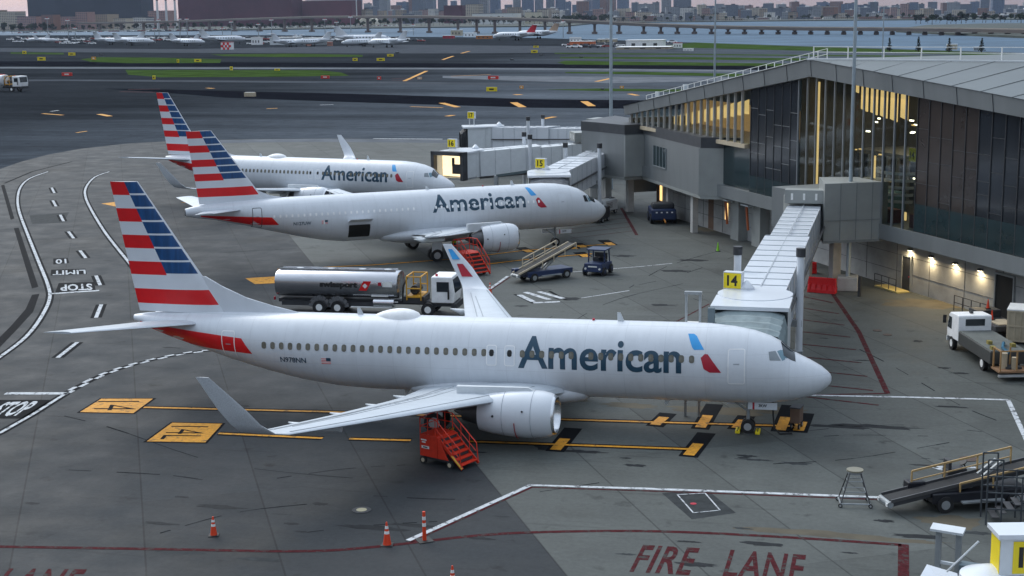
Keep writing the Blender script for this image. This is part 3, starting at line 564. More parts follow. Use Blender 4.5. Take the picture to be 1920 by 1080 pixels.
    # nose gear
    na,gl=c['ng']; g=MB().cyl((-na,0,1.8),(-na,0,.35-gl),.09,n=10).cyl((-na+.0,0,.9),(-na-.9,0,1.55),.05,n=8).cyl((-na,-.3,.35-gl),(-na,.3,.35-gl),.06,n=8).build('nose_gear',steel,root,smooth=40)
    for dy in (-.22,.22): wheel(g,'wheel',(-na,dy,.35-gl),.35,.2)
    gd=MB().box((-na+.75,-.42,1.32),(1.45,.04,.36)).build('gear_door',white,g); mk=MB(); put_text(mk,c['fleet'],(-na+.55,-.445,1.26),(1,0,0),(0,0,1),.42,.16,.03); mk.build('fleet_number',bark,gd)
    MB().box((-na+.30,-.443,1.32),(.1,.006,.36)).build('red_mark',dred,gd)
    MB().box((-na-.5,.42,1.32),(1.2,.04,.36)).build('gear_door',white,g)
    # antennas, dome
    for a,h,dz in c['ant']:
        zt=prof(a)[0] if dz>0 else prof(a)[1]; mb=MB(); mb.hexa([(-a+.0,-.03,zt-.03*dz),(-a-.35,-.03,zt-.03*dz),(-a-.35,.03,zt-.03*dz),(-a,.03,zt-.03*dz),(-a-.2,-.01,zt+h*dz),(-a-.36,-.01,zt+h*dz),(-a-.36,.01,zt+h*dz),(-a-.2,.01,zt+h*dz)]); mb.build('antenna',white2,root)
    if c.get('dome'):
        a0,a1,h=c['dome']; rings=[]
        for k in range(11):
            t=k/10; a=a0+(a1-a0)*t; s_=max(.03,(math.sin(PI*t**.8))**.6); zt=prof(a)[0]; rings.append([(-a,.62*s_*math.cos(q*2*PI/20),zt-.12+(h+.12)*s_*max(0,math.sin(q*2*PI/20))-.05) for q in range(20)])
        MB().loft(rings).build('antenna_dome',shade,root,smooth=60)
    MB().cyl((-c['L']+.02,0,c['st'][-1][1]*.5+c['st'][-1][2]*.5),(-c['L']-.06,0,c['st'][-1][1]*.5+c['st'][-1][2]*.5),c['st'][-1][3]*.8,n=14).build('tail_exhaust',dmetal,root,smooth=40)
    sk=MB(); zt=prof(12)[0]; sk.cyl((-12,0,zt-.02),(-12,0,zt+.10),.07,n=8); sk.build('beacon',dred,root)
    return root,fus,prof,decal,rrect
st737=[(0,2.86,2.66,.06),(.06,3.0,2.5,.2),(.2,3.14,2.34,.38),(.5,3.38,2.10,.66),(1.0,3.66,1.86,.95),(1.6,3.94,1.68,1.2),(1.95,4.12,1.60,1.32),(2.5,4.58,1.52,1.46),(3.0,4.84,1.47,1.57),(3.8,5.10,1.43,1.70),(4.8,5.28,1.405,1.80),(6.,5.39,1.40,1.87),(7.,5.41,1.40,1.88),(24,5.41,1.40,1.88),(26,5.41,1.5,1.87),(28,5.41,1.78,1.82),(30,5.40,2.22,1.71),(32,5.38,2.75,1.52),(34,5.34,3.34,1.22),(35.8,5.28,3.92,.88),(37.2,5.2,4.4,.52),(38.0,5.08,4.68,.24)]
rows=[12.5-.735*i for i in range(8)]+[6.56,5.74,5.3]
cfg737=dict(kind='b',st=st737,L=38.0,zw=3.95,w0=29.6,nw=46,wgap=[(16.6,17.25),(15.8,16.5),(12.0,12.4)],wmat=winm,
 doors=[(4.55,3.6,.85,1.75,shade),(31.75,3.75,.80,1.75,shade),(17.0,3.82,.56,1.05,shade),(16.05,3.82,.56,1.05,shade)],
 txt=(15.6,7.25,3.2,4.80),sym=(7.0,5.08,.86),reg=(28.7,3.05),regt='N978NN',fleet='3KW',
 stripe=[(30.35,3.42),(32,3.50),(33.2,3.55),(34.4,3.68),(35.8,4.04),(36.8,4.36),(37.5,4.66),(37.5,4.80),(36.2,4.66),(30.95,4.25)],
 cockpit=[(cwin,[(1.98,3.98),(2.35,3.86),(2.62,4.30),(2.28,4.36)]),(mat('side_window_pale',(.22,.25,.27),.2),[(2.42,3.88),(2.95,3.92),(3.02,4.30),(2.70,4.32)])],
 shield=[(1.82,.06),(1.72,.78),(2.30,.92),(2.50,.06)],
 fin=dict(z0=5.3,z1=12.5,le0=32.4,te0=37.7,le1=37.25,te1=38.95,rows=rows,dorsal=[(28.2,5.42),(29.6,5.72),(31.2,6.15),(32.6,6.75),(33.6,7.3),(33.9,7.3)]),
 wing=[(0,12.4,20.6,1.75,.13,0),(1.9,13.6,20.7,1.95,.13,0),(5.8,16.1,20.75,2.42,.115,0),(11.5,19.3,22.2,3.05,.105,0),(16.6,22.0,23.75,3.65,.10,0)],
 winglet=[(16.6,22.0,23.75,3.65,.10,0),(17.15,22.4,23.95,3.82,.09,R(35)),(17.5,22.85,24.25,4.25,.08,R(65)),(17.72,23.4,24.7,4.95,.07,R(76)),(18.05,24.85,25.45,6.4,.06,R(78))],wl_sym=True,
 stab=[(.3,33.3,37.2,4.75,.10,0),(7.17,37.7,39.35,5.55,.09,0)],fair=[1.6,2.25,2.75,3.3],
 eng=(12.95,4.83,1.66,1.13,3.85),mg=(19.7,2.86),belly=(11.5,22.5,1.75,2.0),ng=(4.1,.18),ant=[(10.4,.45,1),(24.5,.35,1),(22,.3,-1),(8.,.3,-1)],dome=(21.2,24.0,.42))
p1=airliner('airliner','nearest white airliner with striped flag tail, docked at the gate 14 bridge',(0,0,0),0.,cfg737,-.0)
p1[0].location=(0,0,0); 
# nose-up attitude about the main gear
th=.0114; Mr=Matrix.Translation((-19.7,0,0))@Matrix.Rotation(-th,4,'Y')@Matrix.Translation((19.7,0,0)); p1[0].location=Mr.to_translation(); p1[0].rotation_euler=(0,-th,0)
c3_=dict(cfg737); c3_['regt']='N855NN'; c3_['fleet']='3FA'; c3_['ng']=(4.1,0); c3_['wl_sym']=False
p3=airliner('airliner','farthest of the striped-tail airliners, upswept winglet, nose by the bridge with lit cab',(-42.1,78.0,0),-.182,c3_)
st320=[(0,3.08,2.90,.06),(.08,3.25,2.72,.22),(.3,3.5,2.45,.5),(.7,3.82,2.15,.85),(1.2,4.14,1.95,1.15),(1.8,4.46,1.82,1.38),(2.3,4.85,1.76,1.52),(2.9,5.2,1.72,1.65),(3.8,5.5,1.70,1.80),(5,5.72,1.69,1.92),(6.3,5.82,1.68,1.975),(25,5.82,1.68,1.975),(27,5.82,1.95,1.93),(29,5.82,2.4,1.82),(31.5,5.80,3.05,1.6),(34,5.76,3.72,1.2),(36,5.65,4.2,.86),(37.5,5.5,4.45,.56),(38.4,5.3,4.62,.34)]
cfg320=dict(kind='a',st=st320,L=38.4,zw=4.42,w0=31.2,nw=48,wgap=[(18.2,18.9),(17.3,18.1)],wmat=shade,
 doors=[(5.0,4.1,.85,1.85,white2),(32.6,4.3,.80,1.80,dark)],
 txt=(17.3,8.6,3.95,5.45),sym=(8.3,5.62,.86),reg=(29.6,3.55),regt='N127UW',fleet='2UW',
 stripe=[(30.8,3.65),(33,3.72),(34.4,4.0),(36,4.36),(37.2,4.60),(37.2,4.72),(31.4,4.35)],
 cockpit=[(cwin,[(1.75,4.05),(2.2,4.05),(2.35,4.62),(1.95,4.50)]),(glass,[(2.28,4.05),(2.7,4.1),(2.75,4.62),(2.42,4.63)])],
 shield=[(1.28,.05),(1.45,.95),(2.05,1.1),(1.95,.05)],
 fin=dict(z0=5.6,z1=11.76,le0=31.6,te0=37.2,le1=35.9,te1=38.0,rows=[11.76-.60*i for i in range(8)]+[6.95,6.2,5.6],dorsal=[(30.2,5.85),(31.2,6.05),(32.2,6.5),(32.6,6.6)]),
 wing=[(0,11.6,19.4,2.0,.13,0),(2.0,12.7,19.2,2.15,.13,0),(6.4,15.4,19.3,2.7,.115,0),(12.0,18.7,21.0,3.45,.105,0),(17.0,21.2,22.7,4.2,.10,0)],
 stab=[(.4,33.5,37.0,5.0,.10,0),(6.22,36.9,38.4,5.55,.09,0)],fair=[1.7,2.3,3.0],
 eng=(10.9,5.75,2.0,1.18,3.3),mg=(17.7,3.8),belly=(10.5,22.5,2.0,2.15),ng=(5.07,0),ant=[(9.,.4,1),(17,.3,1),(9,.3,-1)],dome=(9.5,12.2,.0))
cfg320['dome']=None
p2=airliner('airliner','middle airliner with round white tail cone and an open cargo hold at its side',(-22.4,60.4,0),.585,cfg320)
hold=p2[3]('cargo_hold',bark,[p2[4](23.9,2.75,1.9,1.15,.08)],.02,par=p2[0]); 
cd_=MB(); cd_.hexa([(-22.9,-1.75,3.48),(-24.9,-1.75,3.48),(-24.9,-2.95,3.9),(-22.9,-2.95,3.9),(-22.9,-1.75,3.54),(-24.9,-1.75,3.54),(-24.9,-2.95,3.96),(-22.9,-2.95,3.96)]); cd_.build('cargo_door',white,p2[0])
# ---------------------------------------------------------------- terminal (local frame: x along the wall towards the camera, y inward)
TA=R(-58.46); T0=Vector((10.2,31,0))
term=empty('terminal_building',T0,TA,'long grey and glass airport terminal with a sloping metal roof at the right','terminal')
X0,X1=-62.,24.; BW=1.45
def roofz(x): return np.interp(x,[-62,-22.2,4.4,24],[11.2,17.1,15.35,14.0])
mb=MB(); mb.box(((X0+X1)/2+2,20.,2.0),(X1-X0-4,40,4.0)); mb.build('base_wall',cut,term)
mb=MB()
for x in np.arange(X0+6,X1,4.35): mb.box((x,-.012,2.0),(.035,.03,3.9))
for z in (1.3,2.6): mb.box(((X0+X1)/2+3,-.01,z),(X1-X0-8,.022,.03))
mb.build('wall_seams',mat('wall_seam',(.12,.12,.12),.9),term)
mb=MB(); mb.box(((X0+X1)/2,-1.0,4.58),(X1-X0,2.3,1.12)); mb.build('dark_band',clad,term)
mb=MB(); mb.box(((X0-34)/2,-1.7,9.15),(-34-X0,1.2,.35)); mb.build('ledge',beige,term)
mb=MB(); mb.box(((X0-34)/2,-.4,7.1),(-34-X0,2.6,3.8)); mb.build('lower_wall',tealg,term)
# fascia
zb=lambda x: roofz(x)-np.interp(x,[-62,-22.2,4.4,24],[.95,1.35,1.15,1.0])
mb=MB(); xs_=[X0,-42,-22.2,-8,4.4,X1]
for a,b in zip(xs_[:-1],xs_[1:]): mb.hexa([(a,-2.45,zb(a)),(b,-2.45,zb(b)),(b,-1.9,zb(b)),(a,-1.9,zb(a)),(a,-2.6,roofz(a)),(b,-2.6,roofz(b)),(b,-1.9,roofz(b)),(a,-1.9,roofz(a))])
mb.build('fascia',clad,term)
mb=MB()
for x in np.arange(-58,X1,4.0): mb.beam((x,-2.47,zb(x)+.02),(x,-2.62,roofz(x)-.02),.03,.03)
mb.build('fascia_joints',cladd,term)
# roof
B_=(-22.2,-2.7,17.14); Rr_=(X1,17,17.4)
mb=MB(); mb.face([(X0,-2.7,11.24),B_,(-22.2,40,17.14),(X0,40,11.24)]); mb.face([B_,Rr_,(X1,40,17.4),(-22.2,40,17.14)]); 
n_=8
for i in range(n_):
    e0=(-22.2+(X1+22.2)*i/n_); e1=(-22.2+(X1+22.2)*(i+1)/n_)
    mb.face([(e0,-2.7,roofz(e0)+.04),(e1,-2.7,roofz(e1)+.04),(e1,-2.7+19.7*(i+1)/n_,17.14+.26*(i+1)/n_),(e0,-2.7+19.7*i/n_,17.14+.26*i/n_)])
mb.build('roof',roofm,term,fix=True)
mb=MB(); mb.box((X0+.5,18,6),(1,40,8)); mb.build('end_wall',clad,term)
sm=MB()
for i in range(1,14):
    e=-22.2+(X1+22.2)*i/14; k=i/14; sm.beam((e,-2.7,roofz(e)+.055),(e-1.,-2.7+19.7*k*.93,17.14+.26*k-.0),.04,.04)
sm.build('roof_seams',clad,term)
ed=MB(); ed.beam(B_,Rr_,.35,.14); ed.build('roof_ridge_cap',white2,term)
# rails
rl=MB()
rp=[(-22.2+(X1+22.2)*k/15,-2.2+19.7*k/15,17.2+.26*k/15) for k in range(16)]
for p in rp: rl.beam(p,(p[0],p[1],p[2]+.95),.07,.07)
for h in (.92,.5): rl.beam((rp[0][0],rp[0][1],rp[0][2]+h),(rp[-1][0],rp[-1][1],rp[-1][2]+h),.05,.05)
rl.build('roof_railing',refl,term)
rl=MB()
for k in range(26): x=-60+k*1.5; rl.beam((x,-.8,roofz(x)),(x,-.8,roofz(x)+.9),.06,.06)
for h in (.88,.45): rl.beam((-60,-.8,roofz(-60)+h),(-22.5,-.8,roofz(-22.5)+h),.04,.04)
rl.build('roof_railing',refl,term)
hp=MB(); gx=-3.2; gy=12.3
for dx in (0,1.0,2.0): hp.beam((gx+dx,gy,17.4),(gx+dx,gy,18.5),.08,.08)
for h in (17.6,18.4): hp.beam((gx,gy,h),(gx+2,gy,h),.07,.07)
hp.build('roof_hatch_frame',beige,term)
mullm=mat('mullion_grey',(.24,.26,.28),.45,.3)
# glazing bays, each a window with its mullion
k=0; x=X0+1
while x<X1-1:
    xm=x+BW/2
    if xm<-34: m_,z0,dd,mc,md_=clearg,9.33,.03,colm,.26
    elif xm<-24.6: m_,z0,dd,mc,md_=darkg,5.14,.03,dark,.09
    elif xm<-7.3: m_,z0,dd,mc,md_=clearg,5.14,.03,mullm,.16
    else: m_,z0,dd,mc,md_=(brown if xm<0 else darkg),5.14,.03,dark,.10
    zt=float(zb(xm))+.05
    g=MB(); g.hexa([(x+.03,-1.99,z0),(x+BW-.03,-1.99,z0),(x+BW-.03,-1.96,z0),(x+.03,-1.96,z0),(x+.03,-1.99,float(zb(x+.03))+.03),(x+BW-.03,-1.99,float(zb(x+BW-.03))+.03),(x+BW-.03,-1.96,float(zb(x+BW-.03))+.03),(x+.03,-1.96,float(zb(x+.03))+.03)])
    win=g.build('window',m_,term); zx=float(zb(x))+.02
    MB().box((x,-2.0-md_/2+.05,(z0+zx)/2),(.10 if md_>.12 else .06,md_,zx-z0)).build('mullion',mc,win)
    if m_ not in (clearg,):
        t=MB(); rr=random.Random(k)
        for z in (7.6+rr.choice((0,.6,1.1)),9.6+rr.choice((0,.7)),11.4+rr.choice((0,.7,1.2))):
            if z<zt-.5: t.box((xm,-2.0,z),(BW-.08,.05,.035))
        t.build('transom',dark if xm>-24 else clad,win)
        if xm<-24.6 or xm>-7.3:
            MB().box((xm,-2.03,5.9 if xm<-24 else 6.2),(BW-.1,.02,1.45 if xm<-24 else 2.0)).build('lower_pane',tealg,win)
    k+=1; x+=BW
# interior
mb=MB(); mb.box((-15.9,3,5.05),(17.2,9.8,.1)); mb.box((-48,1.5,9.2),(27.5,6.5,.12)); mb.build('interior_floor',mat('interior_floor',(.2,.17,.13),.4),term)
mb=MB(); mb.box((-15.9,8.,10.2),(17.4,.2,10.2)); mb.box((-24.55,3,10.3),(.15,9.9,10.5)); mb.box((-7.25,3,9.9),(.15,9.9,9.9)); mb.build('interior_wall',ind,term)
mb=MB(); mb.box((-48,4.6,10.6),(28,.2,2.6)); mb.build('glowing_gallery_wall',mat('glowing_gallery_wall',(.28,.19,.10),.8,emit=((1,.55,.2),.22),var=.3),term)  # wall emits a warm glow of its own in place of room lighting
for i in range(17):
    x=-59.6+i*1.5; zc=roofz(x)-1.9; MB().hexa([(x,2.2,zc-.75),(x+.8,2.2,zc-.75),(x+.8,2.3,zc-.75),(x,2.3,zc-.75),(x,2.2,zc+.45),(x+.8,2.2,zc+.65),(x+.8,2.3,zc+.65),(x,2.3,zc+.45)]).build('lit_ceiling_panel',warm,term)
for i in range(6):
    x=-22.6+i*1.45; h=.35 if i<1 else 1.6 if i<5 else 1.2; MB().hexa([(x+.2,1.5,14.9-.18*i-h),(x+1.15,1.5,14.7-.18*i-h),(x+1.15,1.6,14.7-.18*i-h),(x+.2,1.6,14.9-.18*i-h),(x+.2,1.5,15.1-.1*i),(x+1.15,1.5,15.0-.1*i),(x+1.15,1.6,15.0-.1*i),(x+.2,1.6,15.1-.1*i)]).build('lit_ceiling_panel',warm,term)
for x,z,h,w_ in ((-24.1,10.7,9.,.35),(-34.3,10.5,6.4,.35),(-15.2,8.2,3.4,.25)): MB().box((x,-.6 if x>-30 else -1.0,z if z<20 else 10),(w_,.1,h)).build('lit_column',warm,term)
for i in range(9):
    MB().box((-12.2+(i%2)*1.5,4.,13.4-.75*(i//2)*1.0),(1.0,.1,.10)).build('light_strip',warm,term)
for x,z in ((-10.2,13.6),(-8.4,13.2),(-9.7,11.9),(-8.0,11.7)): MB().box((x,1.,z),(1.0,.12,.09)).build('light_strip',warm,term)
for i in range(5):
    mb=MB(); c=Vector((-16.5+.3*i,1.6,6.4+.55*i)); 
    for q in range(14):
        t=PI+PI*q/14; t2=PI+PI*(q+1)/14; r_=3.3-.25*i; mb.beam(c+Vector((math.cos(t)*r_,math.sin(t)*1.6,0)),c+Vector((math.cos(t2)*r_,math.sin(t2)*1.6,0)),.08,.22)
    mb.build('curved_balcony_rail',white2,term)

def room_light(x,y,z,sx,sy,e,col=(1,.80,.55)):
    ld=bpy.data.lights.new('room_light','AREA'); ld.energy=e; ld.color=col; ld.shape='RECTANGLE'; ld.size=sx; ld.size_y=sy; lo=bpy.data.objects.new('room_light',ld); COL.objects.link(lo); lo.parent=term; lo.location=(x,y,z)
room_light(-16,3.5,14.2,14,6,260,(1,.72,.45)); room_light(-46,1.5,11.6,22,3,110)
rr_=random.Random(5)
for i in range(46):
    x=rr_.uniform(-24,-7.8); z=rr_.choice((6.6,7.4,8.9,9.6,11.2,12.1,13.0))+rr_.uniform(-.1,.1); MB().box((x,rr_.uniform(2,7.5),z),(rr_.uniform(.15,.5),.12,.09)).build('ceiling_light',lampw if i%3 else warm,term)
fl_=MB(); fl_.box((-15.9,5.6,9.4),(17,4.6,.35)); fl_.build('mezzanine_floor',mat('mezz',(.22,.22,.21),.7),term); fl_=MB()
for i in range(12): fl_.box((-23.5+i*1.4,3.2,7.0),(.25,.25,4.6))
fl_.build('interior_columns',mat('int_col',(.3,.29,.27),.7),term)
sg=MB(); sg.box((-8.3,-1.7,10.6),(.9,.08,.95)); s_=sg.build('hanging_sign',yel,term); tx=MB(); put_text(tx,'14',(-8.6,-1.75,10.35),(1,0,0),(0,0,1),.55,.5,.02); tx.build('sign_number',bark,s_)
MB().box((-9.9,-1.2,5.9),(.5,.1,.6)).build('lit_screen',warm,term); MB().box((-12,-1,5.7),(1.6,.8,1.0)).box((-8.3,-1,5.7),(1.2,.8,1.0)).build('counter',mat('counter_maroon',(.12,.03,.03),.6),term)
mb=MB(); mb.box((-19,2,6.0),(6,1.6,1.6)); mb.build('teal_kiosk',mat('kiosk_teal',(.12,.25,.28),.4),term)
# base wall doors, lamps, pipes
def tl(px,py,y=0.):       # pixel on the ground-level wall plane -> local x,z
    d=fw+rt*(px-960)/F-up*(py-540)/F; ax=np.array([math.cos(TA),math.sin(TA),0]); nn=np.array([-ax[1],ax[0],0]); o=np.array(T0)+nn*y; t=((o-CAM)@nn)/(d@nn); p=CAM+t*d-np.array(T0); return float(p@ax),float(p[2])
for px,w_,h,m_ in ((1699,1.1,2.6,dark),(1884,1.9,3.1,bark),(1392,1.2,2.4,dark)):
    x,_=tl(px,560 if px>1500 else 440); fr=MB(); 
    for sx in (-1,1): fr.box((x+sx*(w_/2+.07),-.06,h/2),(.14,.14,h))
    fr.box((x,-.06,h+.07),(w_+.28,.14,.14)); d_=MB().box((x,-.035,h/2),(w_,.06,h)).build('door',m_,term); fr.build('frame',steel,d_); MB().box((x+w_*.35,-.09,1.1),(.1,.05,.08)).build('handle',dred,d_)
for i,(px,py) in enumerate(((1703,468),(1742,481),(1787,494),(1834,507))):
    x,z=tl(px,py,-.3); z=min(3.45,max(3.1,z)); lm=MB().box((x,-.14,z),(.34,.26,.14)).build('wall_lamp',dark,term); MB().box((x,-.16,z-.08),(.26,.18,.03)).build('lamp_lens',lampw,lm)
    ld=bpy.data.lights.new('wall_light','AREA'); ld.energy=38; ld.color=(1,.78,.45); ld.size=.25; lo=bpy.data.objects.new('wall_light',ld); COL.objects.link(lo); lo.parent=lm; lo.location=(x,-.32,z-.12); lo.rotation_euler=(R(-14),0,0)
for (px,py,w_) in ((1240,380,.5),(1363,395,.55),):
    x,z=tl(px,py); MB().box((x,-.05,2.2),(w_,.06,1.6)).build('lit_window',warm,term)
for px in (1385,1425): # service posts with hose reels
    x,_=tl(px,437); x=x+1; MB().box((x,-.5,2.0),(1.6,.9,4.0)).build('pilaster',cladl,term); MB().box((x-.2,-1.15,5.2),(.12,.12,3.4)).box((x-.9,-1.35,3.7),(1.5,.7,.12)).build('hose_post',white2,term); MB().cyl((x-1.2,-1.3,3.5),(x-.8,-1.3,1.4),.12,n=8).build('hose',mat('hose_orange',(.35,.08,.02),.6),term); 
rl=MB(); 
x,_=tl(1655,528,-1.2)
for q in range(4): rl.beam((x-1+q*1.0,-1.3,0),(x-1+q*1.0,-1.3,1.0),.05,.05)
for h in (1.,.55): rl.beam((x-1,-1.3,h),(x+2,-1.3,h),.05,.05)
o=rl.build('wall_railing',dark,term)
rl=MB(); x,_=tl(1822,600,-1.0)
for q in range(5): rl.beam((x-2.+q*1.,-1.1,0),(x-2.+q*1.,-1.1,1.1),.05,.05)
for h in (1.1,.6): rl.beam((x-2.,-1.1,h),(x+2,-1.1,h),.05,.05)
rl.build('wall_railing',dark,term)
rf=MB(); rf.beam(term.matrix_world@Vector((0,0,0)),term.matrix_world@Vector((0,0,.1)),.01,.01) if 0 else None
# roof top equipment at the left end
eq=MB(); 
for x in (-58.5,-51.5): eq.beam((x,-.2,roofz(x)),(x,-.2,roofz(x)+1.1),.35,.3)
eq.build('roof_vent',white2,term)
# annexes (in world coordinates, parented)
def wpart(mb,name,m,parent=term,**k):
    Mi=(Matrix.Translation(T0)@Matrix.Rotation(TA,4,'Z')).inverted(); mb.v=[Mi@v for v in mb.v]; return mb.build(name,m,parent,**k)
an=[(-29.2,83.4),(-26.8,81.4),(-23.6,78.3),(-21.9,79.6),(-14.1,64.1),(-10.2,63.6),(-19,80),(-27,92)]
wpart(MB().prism(an,4.0,8.5),'gate_annex',clad); wpart(MB().prism([(Vector(p)-Vector((-20,78)))*1.01+Vector((-20,78)) for p in an],8.5,9.5),'annex_parapet',cladd); wpart(MB().prism([(Vector(p)-Vector((-20,78)))*1.012+Vector((-20,78)) for p in an],3.72,4.0),'annex_soffit',cladl)
wpart(MB().prism([(-23.68,78.12),(-21.82,79.45),(-21.7,79.3),(-23.5,78.0)],4.1,8.4),'annex_light_panel',cladl)
wpart(MB().hexa([(-14.2,63.98,4.02),(-10.1,63.5,4.02),(-10.1,63.6,4.02),(-14.2,64.1,4.02),(-14.2,63.98,8.5),(-11.6,63.7,8.5),(-11.6,63.8,8.5),(-14.2,64.1,8.5)]),'annex_light_panel',cladl)
dv=(Vector((-14.1,64.1))-Vector((-21.9,79.6))).normalized(); nv=Vector((dv.y,-dv.x)); 
if nv.x>0: nv=-nv
a=Vector((-21.9,79.6))+dv*3.6+nv*.05; b=a+dv*4.; fwn=MB(); fwn.face([(a.x,a.y,5.6),(b.x,b.y,5.6),(b.x,b.y,7.6),(a.x,a.y,7.6)]); ww=wpart(fwn,'annex_window',tealg)
fr=MB(); 
for q in range(5): p=a+dv*q; fr.beam((p.x,p.y,5.6),(p.x,p.y,7.6),.08,.08)
fr.beam((a.x,a.y,5.55),(b.x,b.y,5.55),.1,.1); wpart(fr,'window_frame',steel)
an2=[(-1.8,38.1),(2.8,40.2),(1.4,43.2),(-2.4,42.6)]
wpart(MB().prism(an2,4.0,8.3),'gate_annex',cladl); wpart(MB().prism([(Vector(p)-Vector((0,41)))*1.02+Vector((0,41)) for p in an2],3.8,4.0),'annex_soffit',clad)
wpart(MB().prism([(-2.3,41.2),(1.6,42.4),(-2.5,48.5),(-6.2,46)],4.0,7.1),'annex_link',clad)
sm=MB()
for t in (.25,.5,.75): p=Vector((-1.8,38.1)).lerp(Vector((2.8,40.2)),t)+Vector((.02,-.05)); sm.beam((p.x,p.y,4.02),(p.x,p.y,8.3),.03,.04)
for z in (5.5,): sm.beam((-1.82,38.05,z),(2.82,40.15,z),.03,.03)
wpart(sm,'panel_joints',clad)
for (x,y,r) in ((-1.0,41.6,.42),(-3.2,42.6,.36),(-23.6,81.5,.42),(-18.5,75.5,.35),(-15,67.5,.35),(-26.6,84.5,.35)): wpart(MB().box((x,y,2),(r*1.6,r*1.6,4.0),R(30)),'column',colm)
brick=mat('brown_wall',(.16,.10,.07),.85,var=.2,scale=.6); wpart(MB().beam((-13.2,69.4,2),(-20.6,81.6,2),.3,3.95),'recessed_wall',brick)
# ---------------------------------------------------------------- jet bridges
def bridge(label,hd,cabc,rotp,zn,zf,sign,signo,faces=('front',),lit=False,stairs=True,hood=True,hoodm=None,cols=.28,name='jet_bridge'):
    root=empty(name,(cabc[0],cabc[1],0),0,label,'jet bridge','jet bridges along the pier'); W=dict(parent=root,world=True)
    c=Vector((*cabc,zn)); rp=Vector((*rotp,zf)); d2=(rp.xy-c.xy).normalized(); s2=Vector((d2.y,-d2.x)); H=2.7
    e0=c+Vector((*(d2*1.4),0)); L=(rp-e0); mid=e0+L*.52
    up0=Vector((0,0,H/2))
    MB().beam(e0+up0,mid+up0,2.95,H+.12).build('outer_tunnel',white2 if lit else white,**W)
    MB().beam(mid+up0-L.normalized()*.3,rp+up0-L.normalized()*1.6,2.5,H-.25).build('inner_tunnel',white2 if lit else white,**W)
    rb=MB(); n=int((mid-e0).length/1.6)
    for i in range(n+1):
        p=e0+(mid-e0)*(i/n); q=p+Vector((0,0,H+.075)); rb.beam(q-Vector((*s2*1.45,0)),q+Vector((*s2*1.45,0)),.06,.05)
        for sg_ in (-1,1): w_=Vector((*s2*1.485*sg_,0)); rb.beam(p+w_+Vector((0,0,.1)),p+w_+Vector((0,0,H)),.05,.05)
    n=int((rp-mid).length/1.6)
    for i in range(n+1):
        p=mid+(rp-mid-L.normalized()*1.6)*(i/n); q=p+Vector((0,0,H-.02)); rb.beam(q-Vector((*s2*1.22,0)),q+Vector((*s2*1.22,0)),.06,.05)
        for sg_ in (-1,1): w_=Vector((*s2*1.26*sg_,0)); rb.beam(p+w_+Vector((0,0,.2)),p+w_+Vector((0,0,H-.2)),.05,.05)
    rb.beam(e0+Vector((0,0,H+.09)),rp+Vector((0,0,H-.01))-L.normalized()*1.6,.07,.06); rb.build('tunnel_ribs',mat('rib_grey',(.42,.45,.48),.5),**W)
    MB().cyl(rp+Vector((0,0,-.25)),rp+Vector((0,0,H+.35)),1.75,n=20).build('rotunda',cladl,smooth=40,**W)
    MB().cyl((rp.x,rp.y,0),(rp.x,rp.y,zf-.25),.55,n=16).build('rotunda_column',colm,smooth=40,**W)
    eq=MB(); eq.box((rp.x-d2.x*1.9,rp.y-d2.y*1.9,zf+H+.55),(2.9,1.3,1.0),math.atan2(s2.y,s2.x)); eqo=eq.build('roof_unit',cladl,**W); gl=MB()
    for t in (-.9,0,.9): p=rp.xy-d2*2.56+s2*t; gl.box((p.x,p.y,zf+H+.55),(.16,.03,.5),math.atan2(s2.y,s2.x))
    gl.build('vent_slots',refl,eqo,world=False).location=(-root.location)
    # cab
    f2=Vector(hd).normalized(); g2=Vector((-f2.y,f2.x)); ca=math.atan2(g2.y,g2.x)
    MB().cyl(c+Vector((0,0,-.1)),c+Vector((0,0,H+.1)),1.95,n=22).build('cab_round',white2,smooth=40,**W)
    cc=c+Vector((*(f2*1.9),0)); 
    wl=MB()
    for sg_ in (-1,1): p=cc.xy+g2*1.85*sg_; wl.box((p.x,p.y,zn+H/2),(.12,2.4,H),ca)
    wl.build('cab_side_wall',white2,**W); MB().box((cc.x,cc.y,zn-.1),(3.8,2.5,.2),ca).build('cab_floor',steel,**W)
    pr_=cc+Vector((*(f2*.2),0)); MB().box((pr_.x,pr_.y,zn+H+.1),(4.1,3.1,.2),ca).cyl(c+Vector((0,0,H+.1)),c+Vector((0,0,H+.235)),2.05,n=22).build('cab_roof',white,**W)
    if lit:
        MB().box((cc.x+f2.x*.25,cc.y+f2.y*.25,zn+H/2),(3.4,.06,H-.2),ca).build('lit_interior',mat('lit_cab',(.7,.55,.35),.6,emit=((1,.78,.45),.75),var=.3),**W); p=cc+Vector((*(f2*.32),0)); MB().box((p.x+g2.x*.4,p.y+g2.y*.4,zn+.9),(1.5,.04,1.1),ca).build('cab_console',dark,**W); MB().box((p.x-g2.x*.2,p.y-g2.y*.2,zn+1.7),(.35,.05,.9),ca).build('cab_window',bark,**W)
        fr=MB(); fc=cc.xy+f2*1.4
        for sg_ in (-1,1): q=fc+g2*2.0*sg_; fr.box((q.x,q.y,zn+H/2),(.4,.9,H+.4),ca)
        fr.box((fc.x,fc.y,zn+H+.05),(4.4,.9,.42),ca); fr.build('folded_hood',dark,**W)
    else:
        p=cc.xy+f2*1.2; MB().box((p.x+g2.x*1.45,p.y+g2.y*1.45,zn+H/2),(1.,.1,H-.1),ca).box((p.x-g2.x*1.45,p.y-g2.y*1.45,zn+H/2),(1.,.1,H-.1),ca).build('cab_front',glass,**W)
